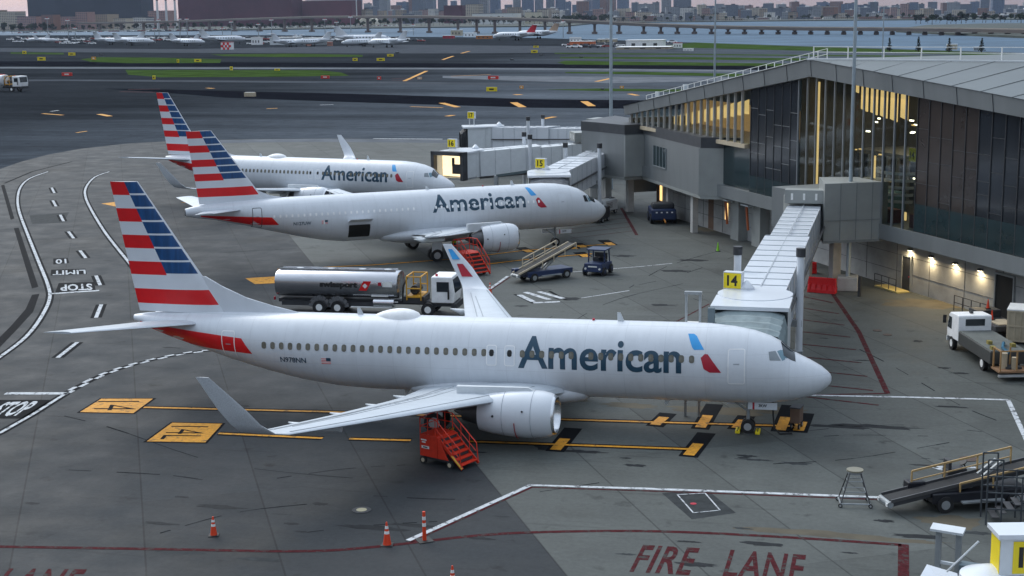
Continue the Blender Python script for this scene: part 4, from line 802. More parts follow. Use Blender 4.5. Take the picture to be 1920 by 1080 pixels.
    if hood:
        hm=hoodm or mat('hood_canvas',(.22,.27,.28),.8,var=.2); rings=[]; NR=9
        for i in range(NR):
            t=i/(NR-1); o_=cc.xy+f2*(1.3+t*hood); top_=zn+H-.04-t*.6; wd=1.95-.12*t; k_=.05 if i%2 else -.04; P=[]
            for (a_,z_) in ((-1,0),(-1,.35),(-1,.7),(-.92,.93),(-.6,1.),(0,1.02),(.6,1.),(.92,.93),(1,.7),(1,.35),(1,0)):
                q=o_+g2*a_*(wd+k_); P.append((q.x,q.y,zn-.1+(top_-zn+.1+k_)*z_))
            rings.append(P)
        MB().loft(rings,closed=False,caps=False).build('hood',hm,**W)
    # lift columns and bogie
    bp=e0+L*cols; lift=MB(); 
    for sg_ in (-1,1): q=bp.xy+s2*1.85*sg_; lift.cyl((q.x,q.y,.9),(q.x,q.y,bp.z+H+1.0),.22,n=12)
    lo_=lift.build('lift_column',white,smooth=40,**W); cp=MB()
    for sg_ in (-1,1): q=bp.xy+s2*1.85*sg_; cp.cyl((q.x,q.y,bp.z+H+1.0),(q.x,q.y,bp.z+H+1.5),.28,n=12)
    cp.build('column_cap',dark,lo_,smooth=40).location=-root.location
    bo=MB(); bo.beam((*(bp.xy-s2*2.1),.9),(*(bp.xy+s2*2.1),.9),.5,.4).beam((*(bp.xy-s2*2.0),bp.z-.3),(*(bp.xy+s2*2.0),bp.z-.3),.35,.4); bogie=bo.build('wheel_bogie',steel,**W)
    for sg_ in (-1,1):
        for e in (-.35,.35): q=bp.xy+s2*(1.5*sg_+e*.9); wheel(bogie,'wheel',(q.x-root.location.x,q.y-root.location.y,.5),.5,.3,(s2.x,s2.y,0))
    ut=MB(); 
    for sg_ in (-.7,.7): a_=e0+Vector((*(s2*sg_),-.25)); ut.beam(a_,rp+Vector((*(s2*sg_),-.25)),.12,.3)
    ut.beam(e0+Vector((*s2*1.6,1.2)),rp+Vector((*s2*1.6,1.2)),.14,.14) if not lit else None
    ut.build('under_truss',dmetal,**W)
    if stairs:
        st=MB(); a_=e0+Vector((*(-s2*1.7+d2*.8),-.1)); n=12
        for i in range(n): q=a_+Vector((*(d2*(i*.42)),-i*zn/n)); st.box((q.x-s2.x*.5,q.y-s2.y*.5,q.z-.1),(.34,1.0,.06),math.atan2(d2.y,d2.x))
        so_=st.build('stair_treads',steel,**W); b_=a_+Vector((*(d2*(n*.42)),-zn)); sr=MB()
        for o_ in (0,-1.0):
            oo=Vector((*(s2*o_),0)); sr.beam(a_+oo-Vector((0,0,.15)),b_+oo-Vector((0,0,.05)),.06,.22); sr.beam(a_+oo+Vector((0,0,.95)),b_+oo+Vector((0,0,1.0)),.05,.05)
            for i in range(6): q=a_.lerp(b_,i/5)+oo; sr.beam(q,q+Vector((0,0,1.)),.04,.04)
        # landing frame
        la=a_+Vector((*(-s2*.5-d2*.9),0)); sr.box((la.x,la.y,la.z-.15),(1.6,1.2,.1),math.atan2(d2.y,d2.x))
        for i in (-1,1):
            for j in (-1,1): q=la.xy+d2*.75*i+s2*.55*j; sr.beam((q.x,q.y,la.z),(q.x,q.y,la.z+1.05),.05,.05)
        sr.build('stair_rail',mat('stair_grey',(.10,.12,.14),.5,.4),**W)
    # sign on the roof
    so2=Vector(signo); sb=MB(); sb.box((so2.x,so2.y,so2.z+.45),(1.05,.5,.95),YAW_S); s0=sb.build('gate_sign',white,**W)
    ux=Vector((math.cos(YAW_S),math.sin(YAW_S),0)); nn_=Vector((ux.y,-ux.x,0)); o0=so2-ux*.5+nn_*.265
    MB().face([o0+Vector((0,0,.02)),o0+ux*1.0+Vector((0,0,.02)),o0+ux*1.0+Vector((0,0,.88)),o0+Vector((0,0,.88))]).build('yellow_face',yel,s0).location=-root.location
    tm=MB(); put_text(tm,sign,o0+nn_*.01+ux*.2+Vector((0,0,.16)),tuple(ux),(0,0,1),.6,.6,.03); tm.build('gate_number',bark,s0).location=-root.location
    lg=MB()
    for e in (-.35,.35): q=so2+ux*e; lg.cyl((q.x,q.y,zn+H+.15),(q.x,q.y,so2.z+.1),.07,n=8)
    lg.build('sign_leg',white2,s0).location=-root.location
    be=c+Vector((*(d2*1.2-s2*.6),H+.2)); MB().cyl(be,be+Vector((0,0,.18)),.42,n=16).cyl(be+Vector((0,0,.18)),be+Vector((0,0,.5)),.36,.08,n=16).build('roof_dome',white,smooth=50,**W)
    return root
YAW_S=R(-12)
bridge('white jet bridge numbered 14 docked at the nearest airliner',(0,-1),(-4.4,7.0),(-3.25,41.5),2.9,3.95,'14',(-5.7,8.3,5.85),hood=2.9,cols=.17)
bridge('cream jet bridge with a warmly lit open cab and number 16 sign',(-.35,-1),(-43.2,86.6),(-29.6,92.6),3.1,3.9,'16',(-45.0,87.4,6.2),lit=True,hood=None,cols=.42,stairs=False)
bridge('rearmost white jet bridge beyond the lit cab, its sign 17 above a dark hood',(-1,-.35),(-49.,119.),(-31.5,113.),3.3,3.9,'17',(-52.,121.,7.0),hood=.8,hoodm=dark,cols=.35,stairs=False)
bridge('white jet bridge numbered 15 with a grey hood at the middle airliner nose',(.25,-1),(-28.9,65.2),(-27.0,86.5),3.1,3.9,'15',(-29.9,66.5,6.2),hood=2.4,hoodm=mat('hood_dark_grey',(.11,.115,.125),.7,var=.4,scale=2),cols=.52,stairs=False)
# ---------------------------------------------------------------- light poles
def pole(px,dist,h,r,label,block=False,base=None,arm=1.2,heads=2):
    b=base or AT(px,dist); o=empty('light_pole',b,0,label,'light pole','tall apron light poles')
    MB().cyl((0,0,1.0 if block else 0),(0,0,h),r,r*.55,n=14).build('pole_shaft',mat('galvanised',(.36,.42,.46),.45,.4),o,smooth=40)
    if block: MB().prism([(-.75,-.75),(.75,-.75),(.75,.75),(-.75,.75)],0,1.05).build('concrete_base',colm,o,bevel=.06)
    MB().beam((-arm,0,h),(arm,0,h),.12,.12).build('cross_arm',steel,o)
    for k in range(heads): x=-arm+2*arm*k/(heads-1); MB().box((x,-.1,h-.2),(.7,.5,.25)).build('lamp_head',refl,o)
    return o
pole(0,0,32,.17,'tall grey pole on a square concrete block beside the gate 14 annex',True,base=G(1589,543))
pole(1146,176,31,.24,'tall pole rising behind the left gate annex')
pole(1335,330,24.2,.28,'thin far pole behind the low left roof slope, topped with lamps')
pole(1640,400,21.7,.22,'thin short far pole rising behind the roof railing')
bl=G(1611,556); o=MB().cyl((0,0,0),(0,0,1.5),.13,n=12).cyl((0,0,1.5),(0,0,1.55),.10,n=12).build('bollard',dark,loc=None); o.location=bl; tag(o,'dark bollard right of the light pole block','bollard')
# ---------------------------------------------------------------- cones
def cone(px,py,h,label,col=orange,slim=False,bands=True,name='traffic_cone',at=None):
    p=at or G(px,py); o=empty(name,p,rnd.uniform(0,1),label,'traffic cone','traffic cones on the apron'); r=.14*h/.8 if not slim else .085
    MB().box((0,0,.02),(.36*h/.8+.05,.36*h/.8+.05,.04)).build('base',bark if True else col,o,bevel=.01)
    MB().cyl((0,0,.04),(0,0,h),r,.03 if not slim else .06,n=16).build('cone_body',col,o,smooth=40)
    if bands:
        m=MB()
        for z0,z1 in ((.50,.62),(.72,.84)):
            f=lambda z:(r+(.03-r)*z if not slim else r+(.06-r)*z)+.006; m.cyl((0,0,h*z0),(0,0,h*z1),f(z0),f(z1),n=16,cap=False)
        m.build('reflective_band',refl,o,smooth=40)
    return o
cone(401,1004,.82,'orange cone with two white bands, alone at the lower left'); cone(726,1022,.98,'large orange cone on the maroon line, left of the slim post'); cone(796,1014,1.25,'slim orange delineator post with white bands at the end of the white line',slim=True,name='delineator_post')
cone(849,1106,.95,'cone cut by the bottom edge, only its orange tip showing'); cone(919,553,.95,'orange cone beyond the upturned wingtip, beside a red and white line'); cone(1346,471,.8,'lime green cone on the open apron left of the gate 14 bridge',mat('lime',(.25,.62,.03),.5),bands=False)
# ---------------------------------------------------------------- tankers
def tanker(loc,rz,label,tankm,text,s=1.,logo=True,cabdark=False):
    o=empty('fuel_tanker',loc,rz,label,'tanker truck','tanker trucks'); o.scale=(s,s,s)
    MB().box((-.2,0,.88),(13.0,.9,.28)).build('chassis',dark,o)
    rings=[]
    for x,k in ((-6.75,.80),(-6.72,.95),(-6.6,1.),(2.85,1.),(2.97,.95),(3.0,.80)):
        rings.append([(x,1.25*k*math.copysign(abs(math.cos(2*PI*q/36))**.8,math.cos(2*PI*q/36)),2.22+1.05*k*math.copysign(abs(math.sin(2*PI*q/36))**.8,math.sin(2*PI*q/36))) for q in range(36)])
    t=MB().loft(rings).build('tank',tankm,o,smooth=50)
    tr=MB(); tr.box((-1.9,.35,3.3),(9.2,.06,.14)).box((-1.9,-.35,3.3),(9.2,.06,.14))
    for x in (-5,-2.5,0,2): tr.cyl((x,0,3.25),(x,0,3.36),.28,n=14)
    tr.build('top_rail',metal if tankm is alu else ored,t)
    if text:
        m=MB(); put_text(m,text,(-3.1,-1.262,1.98),(1,0,0),(0,0.02,1),3.0,.56,.055); m.build('lettering',bark if logo else navy,t)
    if logo:
        e=MB().face([(.0,-1.262,1.9),(.62,-1.262,1.9),(1.0,-1.25,2.62),(.38,-1.25,2.62)]).build('logo_plate',red,t); e2=MB(); c=Vector((.5,-1.272,2.26)); 
        for r_,m_ in ((.2,refl),): e2.face([c+Vector((-r_,0,0)),c+Vector((0,0,-r_)),c+Vector((r_,0,0)),c+Vector((0,0,r_))])
        e2.build('logo_diamond',refl,e); MB().box((2.25,-1.245,2.4),(.75,.02,.40)).build('placard',refl,t); MB().box((1.65,-1.25,2.42),(.26,.02,.26)).build('placard',dred,t)
    else: MB().box((-2.5,-1.24,2.2),(5.5,.03,.12)).build('side_stripe',navy,t)
    MB().box((1.6,-1.0,1.48),(1.3,.3,.1)).box((2,-.9,1.0),(1.9,.1,.06)).box((.9,-1.1,.6),(3.2,.25,.05)).build('side_step',refl,o)
    MB().cyl((1.1,-.95,.95),(2.7,-.95,.95),.33,n=18).build('air_tank',metal if logo else steel,o,smooth=40)
    MB().box((0.0,0,.72),(2.4,1.6,.4)).box((-5.2,0,.75),(2.2,1.8,.35)).box((4.2,0,1.2),(1.6,1.9,.5)).build('pump_box',dark,o)
    pf=MB()
    for x in (3.7,4.8):
        for y in (-1.05,1.05): pf.beam((x,y,1.2),(x,y,3.0),.08,.08)
        pf.beam((x,-1.05,3.),(x,1.05,3.),.08,.08)
    for y in (-1.05,1.05):
        for z in (2.1,3.0): pf.beam((3.7,y,z),(4.8,y,z),.08,.08)
    pf.box((4.25,0,1.45),(1.2,2.1,.12)); pf.build('lift_platform',mat('platform_yellow',(.60,.30,.02),.5,var=.15),o)
    hz=MB(); hz.cyl((4.2,-.6,1.9),(4.2,.6,1.9),.35,n=14).tube([(3.3,-.8,1.0),(3.4,-.9,2.2),(3.6,-.5,2.8),(3.3,.2,2.9)],.07); hz.build('hose_reel',black,o,smooth=40)
    cb=MB(); prof_=[(5.65,1.05),(7.35,1.05),(7.45,1.7),(7.25,3.05),(5.65,3.05)]
    cb.loft([[(x,-1.2,z) for x,z in prof_],[(x,1.2,z) for x,z in prof_]]); c_=cb.build('cab',shade,o,bevel=.08)
    MB().box((6.55,-1.21,2.3),(.95,.03,.75)).box((6.55,1.21,2.3),(.95,.03,.75)).build('side_window',glass,c_); MB().hexa([(7.42,-1.0,1.85),(7.48,-1.0,1.85),(7.48,1.0,1.85),(7.42,1.0,1.85),(7.26,-1.0,2.85),(7.33,-1.0,2.85),(7.33,1.0,2.85),(7.26,1.0,2.85)]).build('windscreen',glass,c_)
    MB().cyl((6.0,-.8,3.05),(6.0,-.8,3.22),.1,n=8).build('beacon',dred,c_); MB().box((7.35,0,.8),(.4,2.4,.45)).box((6.3,0,.9),(1.6,1.9,.3)).build('bumper',dark,c_); MB().box((7.0,-1.33,1.75),(.12,.12,.75)).box((7.0,1.33,1.75),(.12,.12,.75)).build('mirror',bark,c_)
    for x,tw in ((-3.2,.5),(-1.75,.5),(5.35,.32)):
        for sd_ in (-1,1):
            wheel(o,'wheel',(x,sd_*(1.02 if tw>.4 else 1.08),.52),.52,tw,rimcol=refl if sd_<0 else steel,rr=.5)
            fm=MB(); 
            for q in range(7): a0=PI*q/7;a1=PI*(q+1)/7; fm.beam((x+.66*math.cos(a0),sd_*1.05,.52+.66*math.sin(a0)),(x+.66*math.cos(a1),sd_*1.05,.52+.66*math.sin(a1)),.5,.04,upv=(0,1,0)) if x<5 else None
            if x<5: fm.build('fender',alu if logo else white2,o)
    MB().box((-6.85,-.9,1.1),(.1,.2,.25)).build('tail_lamp',dred,o)
    return o
tanker(((G(515,580)+G(855,589))/2),R(3.2),'polished silver fuel tanker with black lettering and red logo, parked behind the nearest airliner',alu,'swissport',.94)
tanker(G(8,172)+Vector((-4,1,0)),R(-9),'white far tanker truck with a blue side stripe at the left edge of the photo',white,None,1.55,logo=False)
# ---------------------------------------------------------------- red maintenance stairs
def redstairs(loc,rz,label,s=1.):
    o=empty('maintenance_stairs',loc,rz,label,'boarding stairs','red maintenance stairs'); o.scale=(s,)*3
    MB().box((-.75,0,1.0),(1.15,1.5,1.15)).hexa([(-.15,-.75,.42),(.55,-.75,.42),(.55,-.71,.42),(-.15,-.71,.42),(-.15,-.75,1.55),(-.1,-.75,1.55),(-.1,-.71,1.55),(-.15,-.71,1.55)]).build('body_panel',ored,o,bevel=.02)
    m=MB()
    for z,w_ in ((1.30,.36),(1.18,.24)): m.box((-1.05,-.757,z),(w_,.01,.07))
    m.build('white_label',refl,o); lb=MB().box((-.95,-.757,.92),(.5,.01,.14)).build('white_plate',refl,o); m=MB(); m.box((-.95,-.765,.92),(.28,.008,.06)); m.build('plate_mark',bark,lb)
    st=MB(); n=6
    for i in range(n): st.box((-.05+i*.25,0,1.52-i*.25),(.3,1.25,.05))
    st.build('treads',ored,o); dk=MB()
    for i in range(n-1): dk.box((.05+i*.25,0,1.40-i*.25),(.02,1.2,.16))
    dk.build('risers',dark,o)
    MB().beam((-.15,-.68,1.5),(1.4,-.68,.1),.05,.16).beam((-.15,.68,1.5),(1.4,.68,.1),.05,.16).build('stringer',ored,o); MB().beam((.75,-.72,.72),(1.4,-.72,.13),.04,.07).build('yellow_edge',mat('edge_yellow',(.75,.55,.08),.5),o)
    r_=MB()
    for y in (-.72,.72):
        r_.tube([(-1.3,y,1.55),(-1.3,y,2.45),(-.3,y,2.5),(1.25,y,1.15),(1.35,y,.2)],.028); r_.tube([(-1.3,y,2.0),(-.3,y,2.02),(1.2,y,.72)],.022)
        for x,z0,z1 in ((-.8,1.55,2.47),(-.3,1.55,2.5),(.25,1.2,2.0),(.8,.7,1.55)): r_.tube([(x,y,z0),(x,y,z1)],.022)
    r_.tube([(-1.3,-.72,2.45),(-1.3,.72,2.45)],.028); r_.tube([(-1.3,-.72,2.0),(-1.3,.72,2.0)],.022); r_.build('handrail',ored,o,smooth=40)
    MB().box((-.3,0,.33),(2.0,1.2,.12)).build('chassis',dark,o)
    for x in (-1.15,.6):
        for y in (-.68,.68): wheel(o,'wheel',(x,y,.2),.2,.12,rimcol=beige)
    return o
redstairs((G(800,868)+G(880,880))/2+Vector((-.05,.4,0)),R(-22),'red stairs with a yellow edge strip beside the nearest airliner engine',.92)
redstairs((G(868,512)+G(905,524))/2+Vector((-.4,1.2,0)),R(-40),'red stairs under the middle airliner engine, partly hidden by the upturned wingtip',1.12)
pl=G(858,480); 
# worker by the engine: one skinned body
def person(loc,label,vest,rz=0.,z0=0.,h=1.75):
    k=h/1.75; vs=[(0,0,.95),(0,0,1.18),(0,0,1.42),(0,.01,1.55),(0,.0,1.68),(.19,0,1.40),(.27,.05,1.15),(.22,.28,1.1),(-.19,0,1.40),(-.27,.05,1.15),(-.2,.28,1.15),(.10,0,.90),(.11,.03,.5),(.11,0,.08),(.11,.14,.04),(-.10,0,.90),(-.12,-.02,.5),(-.12,-.05,.08),(-.12,.09,.04)]
    ed=[(0,1),(1,2),(2,3),(3,4),(2,5),(5,6),(6,7),(2,8),(8,9),(9,10),(0,11),(11,12),(12,13),(13,14),(0,15),(15,16),(16,17),(17,18)]
    rd=[.15,.15,.17,.06,.105,.075,.055,.04,.075,.055,.04,.10,.07,.05,.04,.10,.07,.05,.04]
    me=bpy.data.meshes.new('person'); me.from_pydata([tuple(c*k for c in v) for v in vs],ed,[]); me.materials.append(vest)
    o=bpy.data.objects.new('person',me); COL.objects.link(o); sk=o.modifiers.new('skin','SKIN')
    for v,r_ in zip(me.skin_vertices[0].data,rd): v.radius=(r_*k,r_*k)
    me.skin_vertices[0].data[0].use_root=True; sb=o.modifiers.new('s','SUBSURF'); sb.levels=1; sb.render_levels=2
    o.location=(loc[0],loc[1],z0); o.rotation_euler=(0,0,rz); tag(o,label,'person')
    MB().cyl((0,0,1.66*k),(0,0,1.80*k),.12*k,.07*k,n=12).build('cap',navy,o,smooth=50); MB().cyl((0,0,.98*k),(0,0,1.45*k),.20*k,.22*k,n=14).build('safety_vest',mat('hi_vis',(.55,.72,.05),.6),o,smooth=50)
    return o
person((pl.x-.6,pl.y+1.0),'worker in a yellow hi-vis vest standing at the middle airliner engine',navy,0,.0,1.8)
# ---------------------------------------------------------------- belt loaders
def beltloader(loc,rz,label,body,railm,L=7.6,z0=.75,z1=2.6,s=1.):
    o=empty('belt_loader',loc,rz,label,'belt loader','belt loaders'); o.scale=(s,)*3
    MB().box((.2,0,.62),(4.4,1.7,.45)).box((-2.2,.55,.8),(.8,.55,.5)).build('chassis',body,o,bevel=.05)
    MB().box((-.2,.85,1.15),(.9,.55,.5)).box((-.55,.85,1.55),(.15,.55,.5)).build('driver_seat',dark,o,bevel=.04); MB().cyl((.35,.85,1.2),(.2,.85,1.6),.03,n=6).cyl((.2,.85,1.58),(.17,.85,1.62),.18,n=14).build('steering_wheel',bark,o)
    a=Vector((-L*.5,-.15,z0)); b=Vector((L*.5,-.15,z1)); MB().beam(a,b,.95,.22).build('conveyor_frame',dark,o,bevel=.02)
    u=Vector((0,0,.13)); MB().beam(a+u,b+u,.72,.05).build('belt',black,o); sd_=MB()
    for y in (-.5,.5): sd_.beam(a+Vector((0,y,.16)),b+Vector((0,y,.16)),.06,.14)
    sd_.build('belt_side_rail',railm if L<7 else dmetal,o)
    MB().cyl(a+Vector((-.02,-.5,0)),a+Vector((-.02,.5,0)),.14,n=14).cyl(b+Vector((0,-.5,0)),b+Vector((0,.5,0)),.14,n=14).build('roller',steel,o,smooth=40)
    MB().box((a.x-.12,a.y-.42,a.z),(.12,.16,.14)).box((a.x-.12,a.y+.42,a.z),(.12,.16,.14)).build('bumper_light',refl,o)
    r_=MB()
    for y,t0,t1 in ((-.62,.40,1.0),(.5,.18,.78)):
        p0=a.lerp(b,t0)+Vector((0,y,0)); p1=a.lerp(b,t1)+Vector((0,y,0)); H_=Vector((0,0,.85 if y>0 else .25)); r_.beam(p0+H_,p1+H_,.06,.08)
        for t in (0,.33,.66,1): q=p0.lerp(p1,t); r_.beam(q-Vector((0,0,.3)),q+H_,.06,.06)
        if y>0: r_.beam(p0+H_*.5,p1+H_*.5,.04,.05)
    r_.build('handrail',railm,o)
    MB().beam((-.3,-.3,.7),(1.3,-.3,1.9),.12,.12).beam((-.3,.1,.7),(1.3,.1,1.9),.12,.12).build('lift_arm',steel,o)
    MB().box((.2,-.92,.45),(1.9,.35,.07)).build('side_step',steel,o)
    for x in (-1.45,1.75):
        for y in (-.8,.8): wheel(o,'wheel',(x,y,.36),.36,.25,rimcol=steel)
    return o
beltloader(G(1815,955)+Vector((0,.7,0)),R(24),'black belt loader with tan handrails at the right edge, beside the white corner line',mat('loader_black',(.006,.007,.012),.5),mat('rail_tan',(.42,.28,.12),.5,var=.2),7.6,.45,1.75,1.0)
beltloader(G(1016,525)+Vector((0,.5,0)),R(47),'small blue belt loader with cream rails, left of the blue tug',navyp,beige,5.6,.6,2.6,.98)
# ---------------------------------------------------------------- tug and cart
t=G(1117,517)+Vector((0,1.0,0)); o=empty('baggage_tug',t,R(-98),'navy tug with an open cab frame facing the camera, right of the small belt loader','tug')
MB().hexa([(-1.3,-.8,.35),(1.4,-.8,.35),(1.4,.8,.35),(-1.3,.8,.35),(-1.3,-.8,.9),(1.3,-.75,1.05),(1.3,.75,1.05),(-1.3,.8,.9)]).build('body',navyp,o,bevel=.06)
m=MB()
for x in (-.9,.35):
    for y in (-.7,.7): m.beam((x,y,.9),(x*.92,y*.95,2.0),.09,.09)
m.box((-.28,0,2.03),(1.6,1.6,.09)); m.build('cab_frame',navyp,o); MB().box((-.6,0,1.1),(.5,1.1,.4)).box((-.82,0,1.4),(.12,1.1,.5)).build('seat',dark,o,bevel=.04); MB().cyl((.15,.3,1.25),(.05,.3,1.33),.2,n=14).build('steering_wheel',bark,o)
MB().box((1.41,0,.8),(.02,.75,.10)).build('front_plate',refl,o)
for y in (-.6,.6): MB().cyl((1.38,y,.62),(1.44,y,.62),.09,n=10).build('headlight',refl,o)
for x in (-.85,.9):
    for y in (-.8,.8): wheel(o,'wheel',(x,y,.36),.36,.24,rimcol=navyp)
t=G(1238,419)+Vector((0,1.2,0)); o=empty('cargo_tractor',t,R(-75),'dark navy tractor with a tow hitch parked by the brown recessed wall','tractor')
MB().box((0,0,.95),(3.6,2.5,1.1)).build('body',navyp,o,bevel=.15); MB().box((.5,0,1.75),(1.5,2.2,.6)).build('cab',dark,o,bevel=.15); MB().box((-1.,0,1.58),(1.6,1.4,.25)).build('yellow_deck',mat('deck_yellow',(.55,.33,.03),.6),o,bevel=.03)
m=MB(); m.beam((1.8,0,.5),(3.0,0,.35),.12,.12); m.build('tow_hitch',mat('hitch_orange',(.5,.2,.03),.6),o)
for y in (-.75,-.25,.3,.8): MB().box((1.82,y,1.2),(.03,.18,.12)).build('lamp',refl,o)
for x in (-1.1,1.1):
    for y in (-1.15,1.15): wheel(o,'wheel',(x,y,.5),.5,.35,rimcol=navyp)
# yellow bin and ground units under the bridges
p=G(1143,389); o=MB().hexa([(-.35,-.35,0),(.35,-.35,0),(.35,.35,0),(-.35,.35,0),(-.45,-.4,1.05),(.45,-.4,1.05),(.45,.4,1.05),(-.45,.4,1.05)]).build('waste_bin',mat('bin_yellow',(.72,.38,.02),.5),bevel=.03); o.location=p; tag(o,'yellow bin just beyond the middle airliner nose','bin'); MB().box((0,0,1.08),(.98,.88,.08)).build('lid',dark,o)
def gpu(loc,rz,label,m_,cat='ground unit',k=0):
    o=empty('power_cart',loc,rz,label,cat,'service units under the jet bridges'); rr=random.Random(k)
    MB().box((0,0,.95),(2.4,1.4,1.1)).build('body',m_,o,bevel=.06); MB().box((0,0,.36),(2.7,1.2,.12)).build('chassis',dark,o); v=MB()
    for z in (.75,.9,1.05,1.2): v.box((-.3+rr.uniform(-.2,.2),-.71,z),(1.1,.02,.05))
    v.build('louvres',dark,o); MB().beam((1.35,0,.4),(2.2,0,.3),.08,.08).build('tow_bar',steel,o); MB().cyl((.8,0,1.5),(.8,0,1.8),.07,n=8).build('exhaust',steel,o)
    for x in (-.8,.8):
        for y in (-.6,.6): wheel(o,'wheel',(x,y,.25),.25,.15)
gpu((-40.5,88.5,0),.4,'grey service unit below the lit jet bridge',steel,k=1); gpu((-37.8,86.5,0),-.3,'dark service unit left of the number 15 sign',dark,k=2); gpu((-35.0,84,0),.9,'brown service unit just behind the number 15 hood',brick,k=3); gpu((-25.8,79.5,0),1.2,'pale service unit beside the annex column',white2,k=4); gpu((-25.4,73.5,0),1.4,'black service unit beyond the middle airliner cockpit',dark,k=5)
# boom lift pipe in front of the lit bridge
o=empty('lift_boom',(-38.5,82,0),0,'long grey boom rising in front of the cream jet bridge','boom lift'); MB().beam((0,0,0),(0,0,3.6),.5,.4).build('boom_mast',steel,o); MB().beam((0,0,3.6),(9.5,1.6,4.9),.28,.28).build('boom_arm',mat('boom_slate',(.09,.12,.13),.5,.3),o); MB().box((0,0,.4),(2.4,1.6,.6)).build('boom_base',dark,o,bevel=.05)
# ---------------------------------------------------------------- barriers
def barrier(p,rz,label,L=2.0,h=1.0):
    o=empty('water_barrier',p,rz,label,'barrier','red plastic barriers'); b=MB(); b.loft([[(x,-.32,0),(x,.32,0),(x,.30,.25),(x,.14,h*.55),(x,.12,h),(x,-.12,h),(x,-.14,h*.55),(x,-.30,.25)] for x in (-L/2,L/2)]); b.build('barrier_body',red,o,bevel=.04)
    g=MB()
    for k in range(5): g.box((-L/2+.2+k*(L-.4)/4,-.22,.42),(.08,.16,.5))
    g.build('ribs',red,o); return o
barrier(G(1541,550)+Vector((0,.3,0)),R(-14),'long red plastic barrier between the gate 14 bridge and the pole block',2.15,1.15)
barrier(G(1519,512)+Vector((0,0,0)),R(10),'small red barrier partly hidden behind the gate 14 tunnel',1.0,.9)
o=MB().cyl((0,0,0),(0,0,1.1),.09,n=10).cyl((0,0,1.1),(0,0,1.15),.06,n=10).build('bollard',mat('bollard_yellow',(.7,.4,.03),.5)); o.location=G(1501,552); tag(o,'yellow bollard left of the long red barrier','bollard')
p=G(1672,543); o=MB().prism([(-1.6,-.55),(1.6,-.55),(1.6,.55),(-1.6,.55)],0,.12).build('ground_plate',mat('plate_yellow',(.42,.34,.13),.7,var=.2),bevel=.02); o.location=p; o.rotation_euler=(0,0,TA); tag(o,'flat pale yellow mat lying in front of the terminal door','mat')
# ---------------------------------------------------------------- step stand
o=empty('step_stand',G(1601,947)+Vector((0,.1,0)),R(8),'four legged steel step stand with a round top on the white line','step stand')
MB().cyl((0,0,1.52),(0,0,1.58),.36,n=24).build('round_top',mat('stand_top',(.26,.24,.18),.4,.4),o); MB().cyl((0,0,1.40),(0,0,1.52),.30,n=20,cap=False).build('top_ring',steel,o)
for sx in (-1,1):
    for sy in (-1,1): MB().tube([(sx*.24,sy*.2,1.45),(sx*.62,sy*.45,.12)],.03).build('leg',dmetal,o); wheel(o,'caster',(sx*.64,sy*.48,.09),.09,.06)
m=MB()
for a,b in (((-.62,-.45),(.62,-.45)),((.62,-.45),(.62,.45)),((.62,.45),(-.62,.45)),((-.62,.45),(-.62,-.45))): m.tube([(*a,.16),(*b,.16)],.035); m.tube([(a[0]*.72,a[1]*.72,.65),(b[0]*.72,b[1]*.72,.65)],.02); m.tube([(a[0]*.5,a[1]*.55,1.1),(b[0]*.5,b[1]*.55,1.1)],.02)
m.build('cross_bars',steel,o)
# ---------------------------------------------------------------- service truck at right
fwp,rwp=G(1783,655),G(1840,694); d=(fwp-rwp); rz=math.atan2(d.y,d.x); wb_=d.length
o=empty('service_truck',rwp+Vector((.95*math.sin(rz)*1,-.95*math.cos(rz)*1,0))*-1*0,rz,'white cab truck with a grey flat body and rear lift, parked by the dark doorway','truck')
# local: rear near wheel at origin, x forward, near side is +y or -y
side=1 if (Vector((-math.sin(rz),math.cos(rz)))).dot(Vector((CAM[0]-rwp.x,CAM[1]-rwp.y)))>0 else -1
Wd=2.1; yn=0; yc=-side*Wd/2
for x in (0,wb_):
    for y in (yc-Wd/2+.12,yc+Wd/2-.12): wheel(o,'wheel',(x,y,.42),.42,.26,rimcol=refl)
MB().box((wb_*.35,yc,.6),(wb_+3.0,.9,.22)).build('chassis',dark,o); x0=wb_+.95
cb=MB(); pr_=[(x0-2.1,.75),(x0,.72),(x0+.02,1.25),(x0-.28,2.15),(x0-.55,2.32),(x0-2.05,2.38),(x0-2.1,2.3)]
cb.loft([[(x,yc-1.03,z) for x,z in pr_],[(x,yc+1.03,z) for x,z in pr_]]); c_=cb.build('cab',shade,o,bevel=.09)
MB().hexa([(x0-.02,yc-.9,1.30),(x0+.03,yc-.9,1.30),(x0+.03,yc+.9,1.30),(x0-.02,yc+.9,1.30),(x0-.30,yc-.82,2.1),(x0-.24,yc-.82,2.1),(x0-.24,yc+.82,2.1),(x0-.30,yc+.82,2.1)]).build('windscreen',glass,c_)
for y in (yc-1.04,yc+1.04): MB().hexa([(x0-.85,y-.01,1.3),(x0-.12,y-.01,1.3),(x0-.12,y+.01,1.3),(x0-.85,y+.01,1.3),(x0-.85,y-.01,2.05),(x0-.38,y-.01,2.05),(x0-.38,y+.01,2.05),(x0-.85,y+.01,2.05)]).build('side_window',glass,c_); MB().box((x0+.12,y*1.0+(y-yc)*.12,1.75),(.1,.2,.5)).build('mirror',bark,c_)
MB().box((x0-2.11,yc,1.95),(.03,1.2,.42)).build('rear_window',glass,c_); MB().box((x0-1.3,yc,2.45),(.3,.18,.12)).build('beacon',dark,c_); MB().box((x0+.06,yc,.55),(.15,2.0,.3)).build('bumper',white2,c_)
for y in (-.7,.7): MB().box((x0+.06,yc+y,.88),(.06,.28,.16)).build('headlight',metal,c_)
bx0,bx1=x0-2.25,-1.4
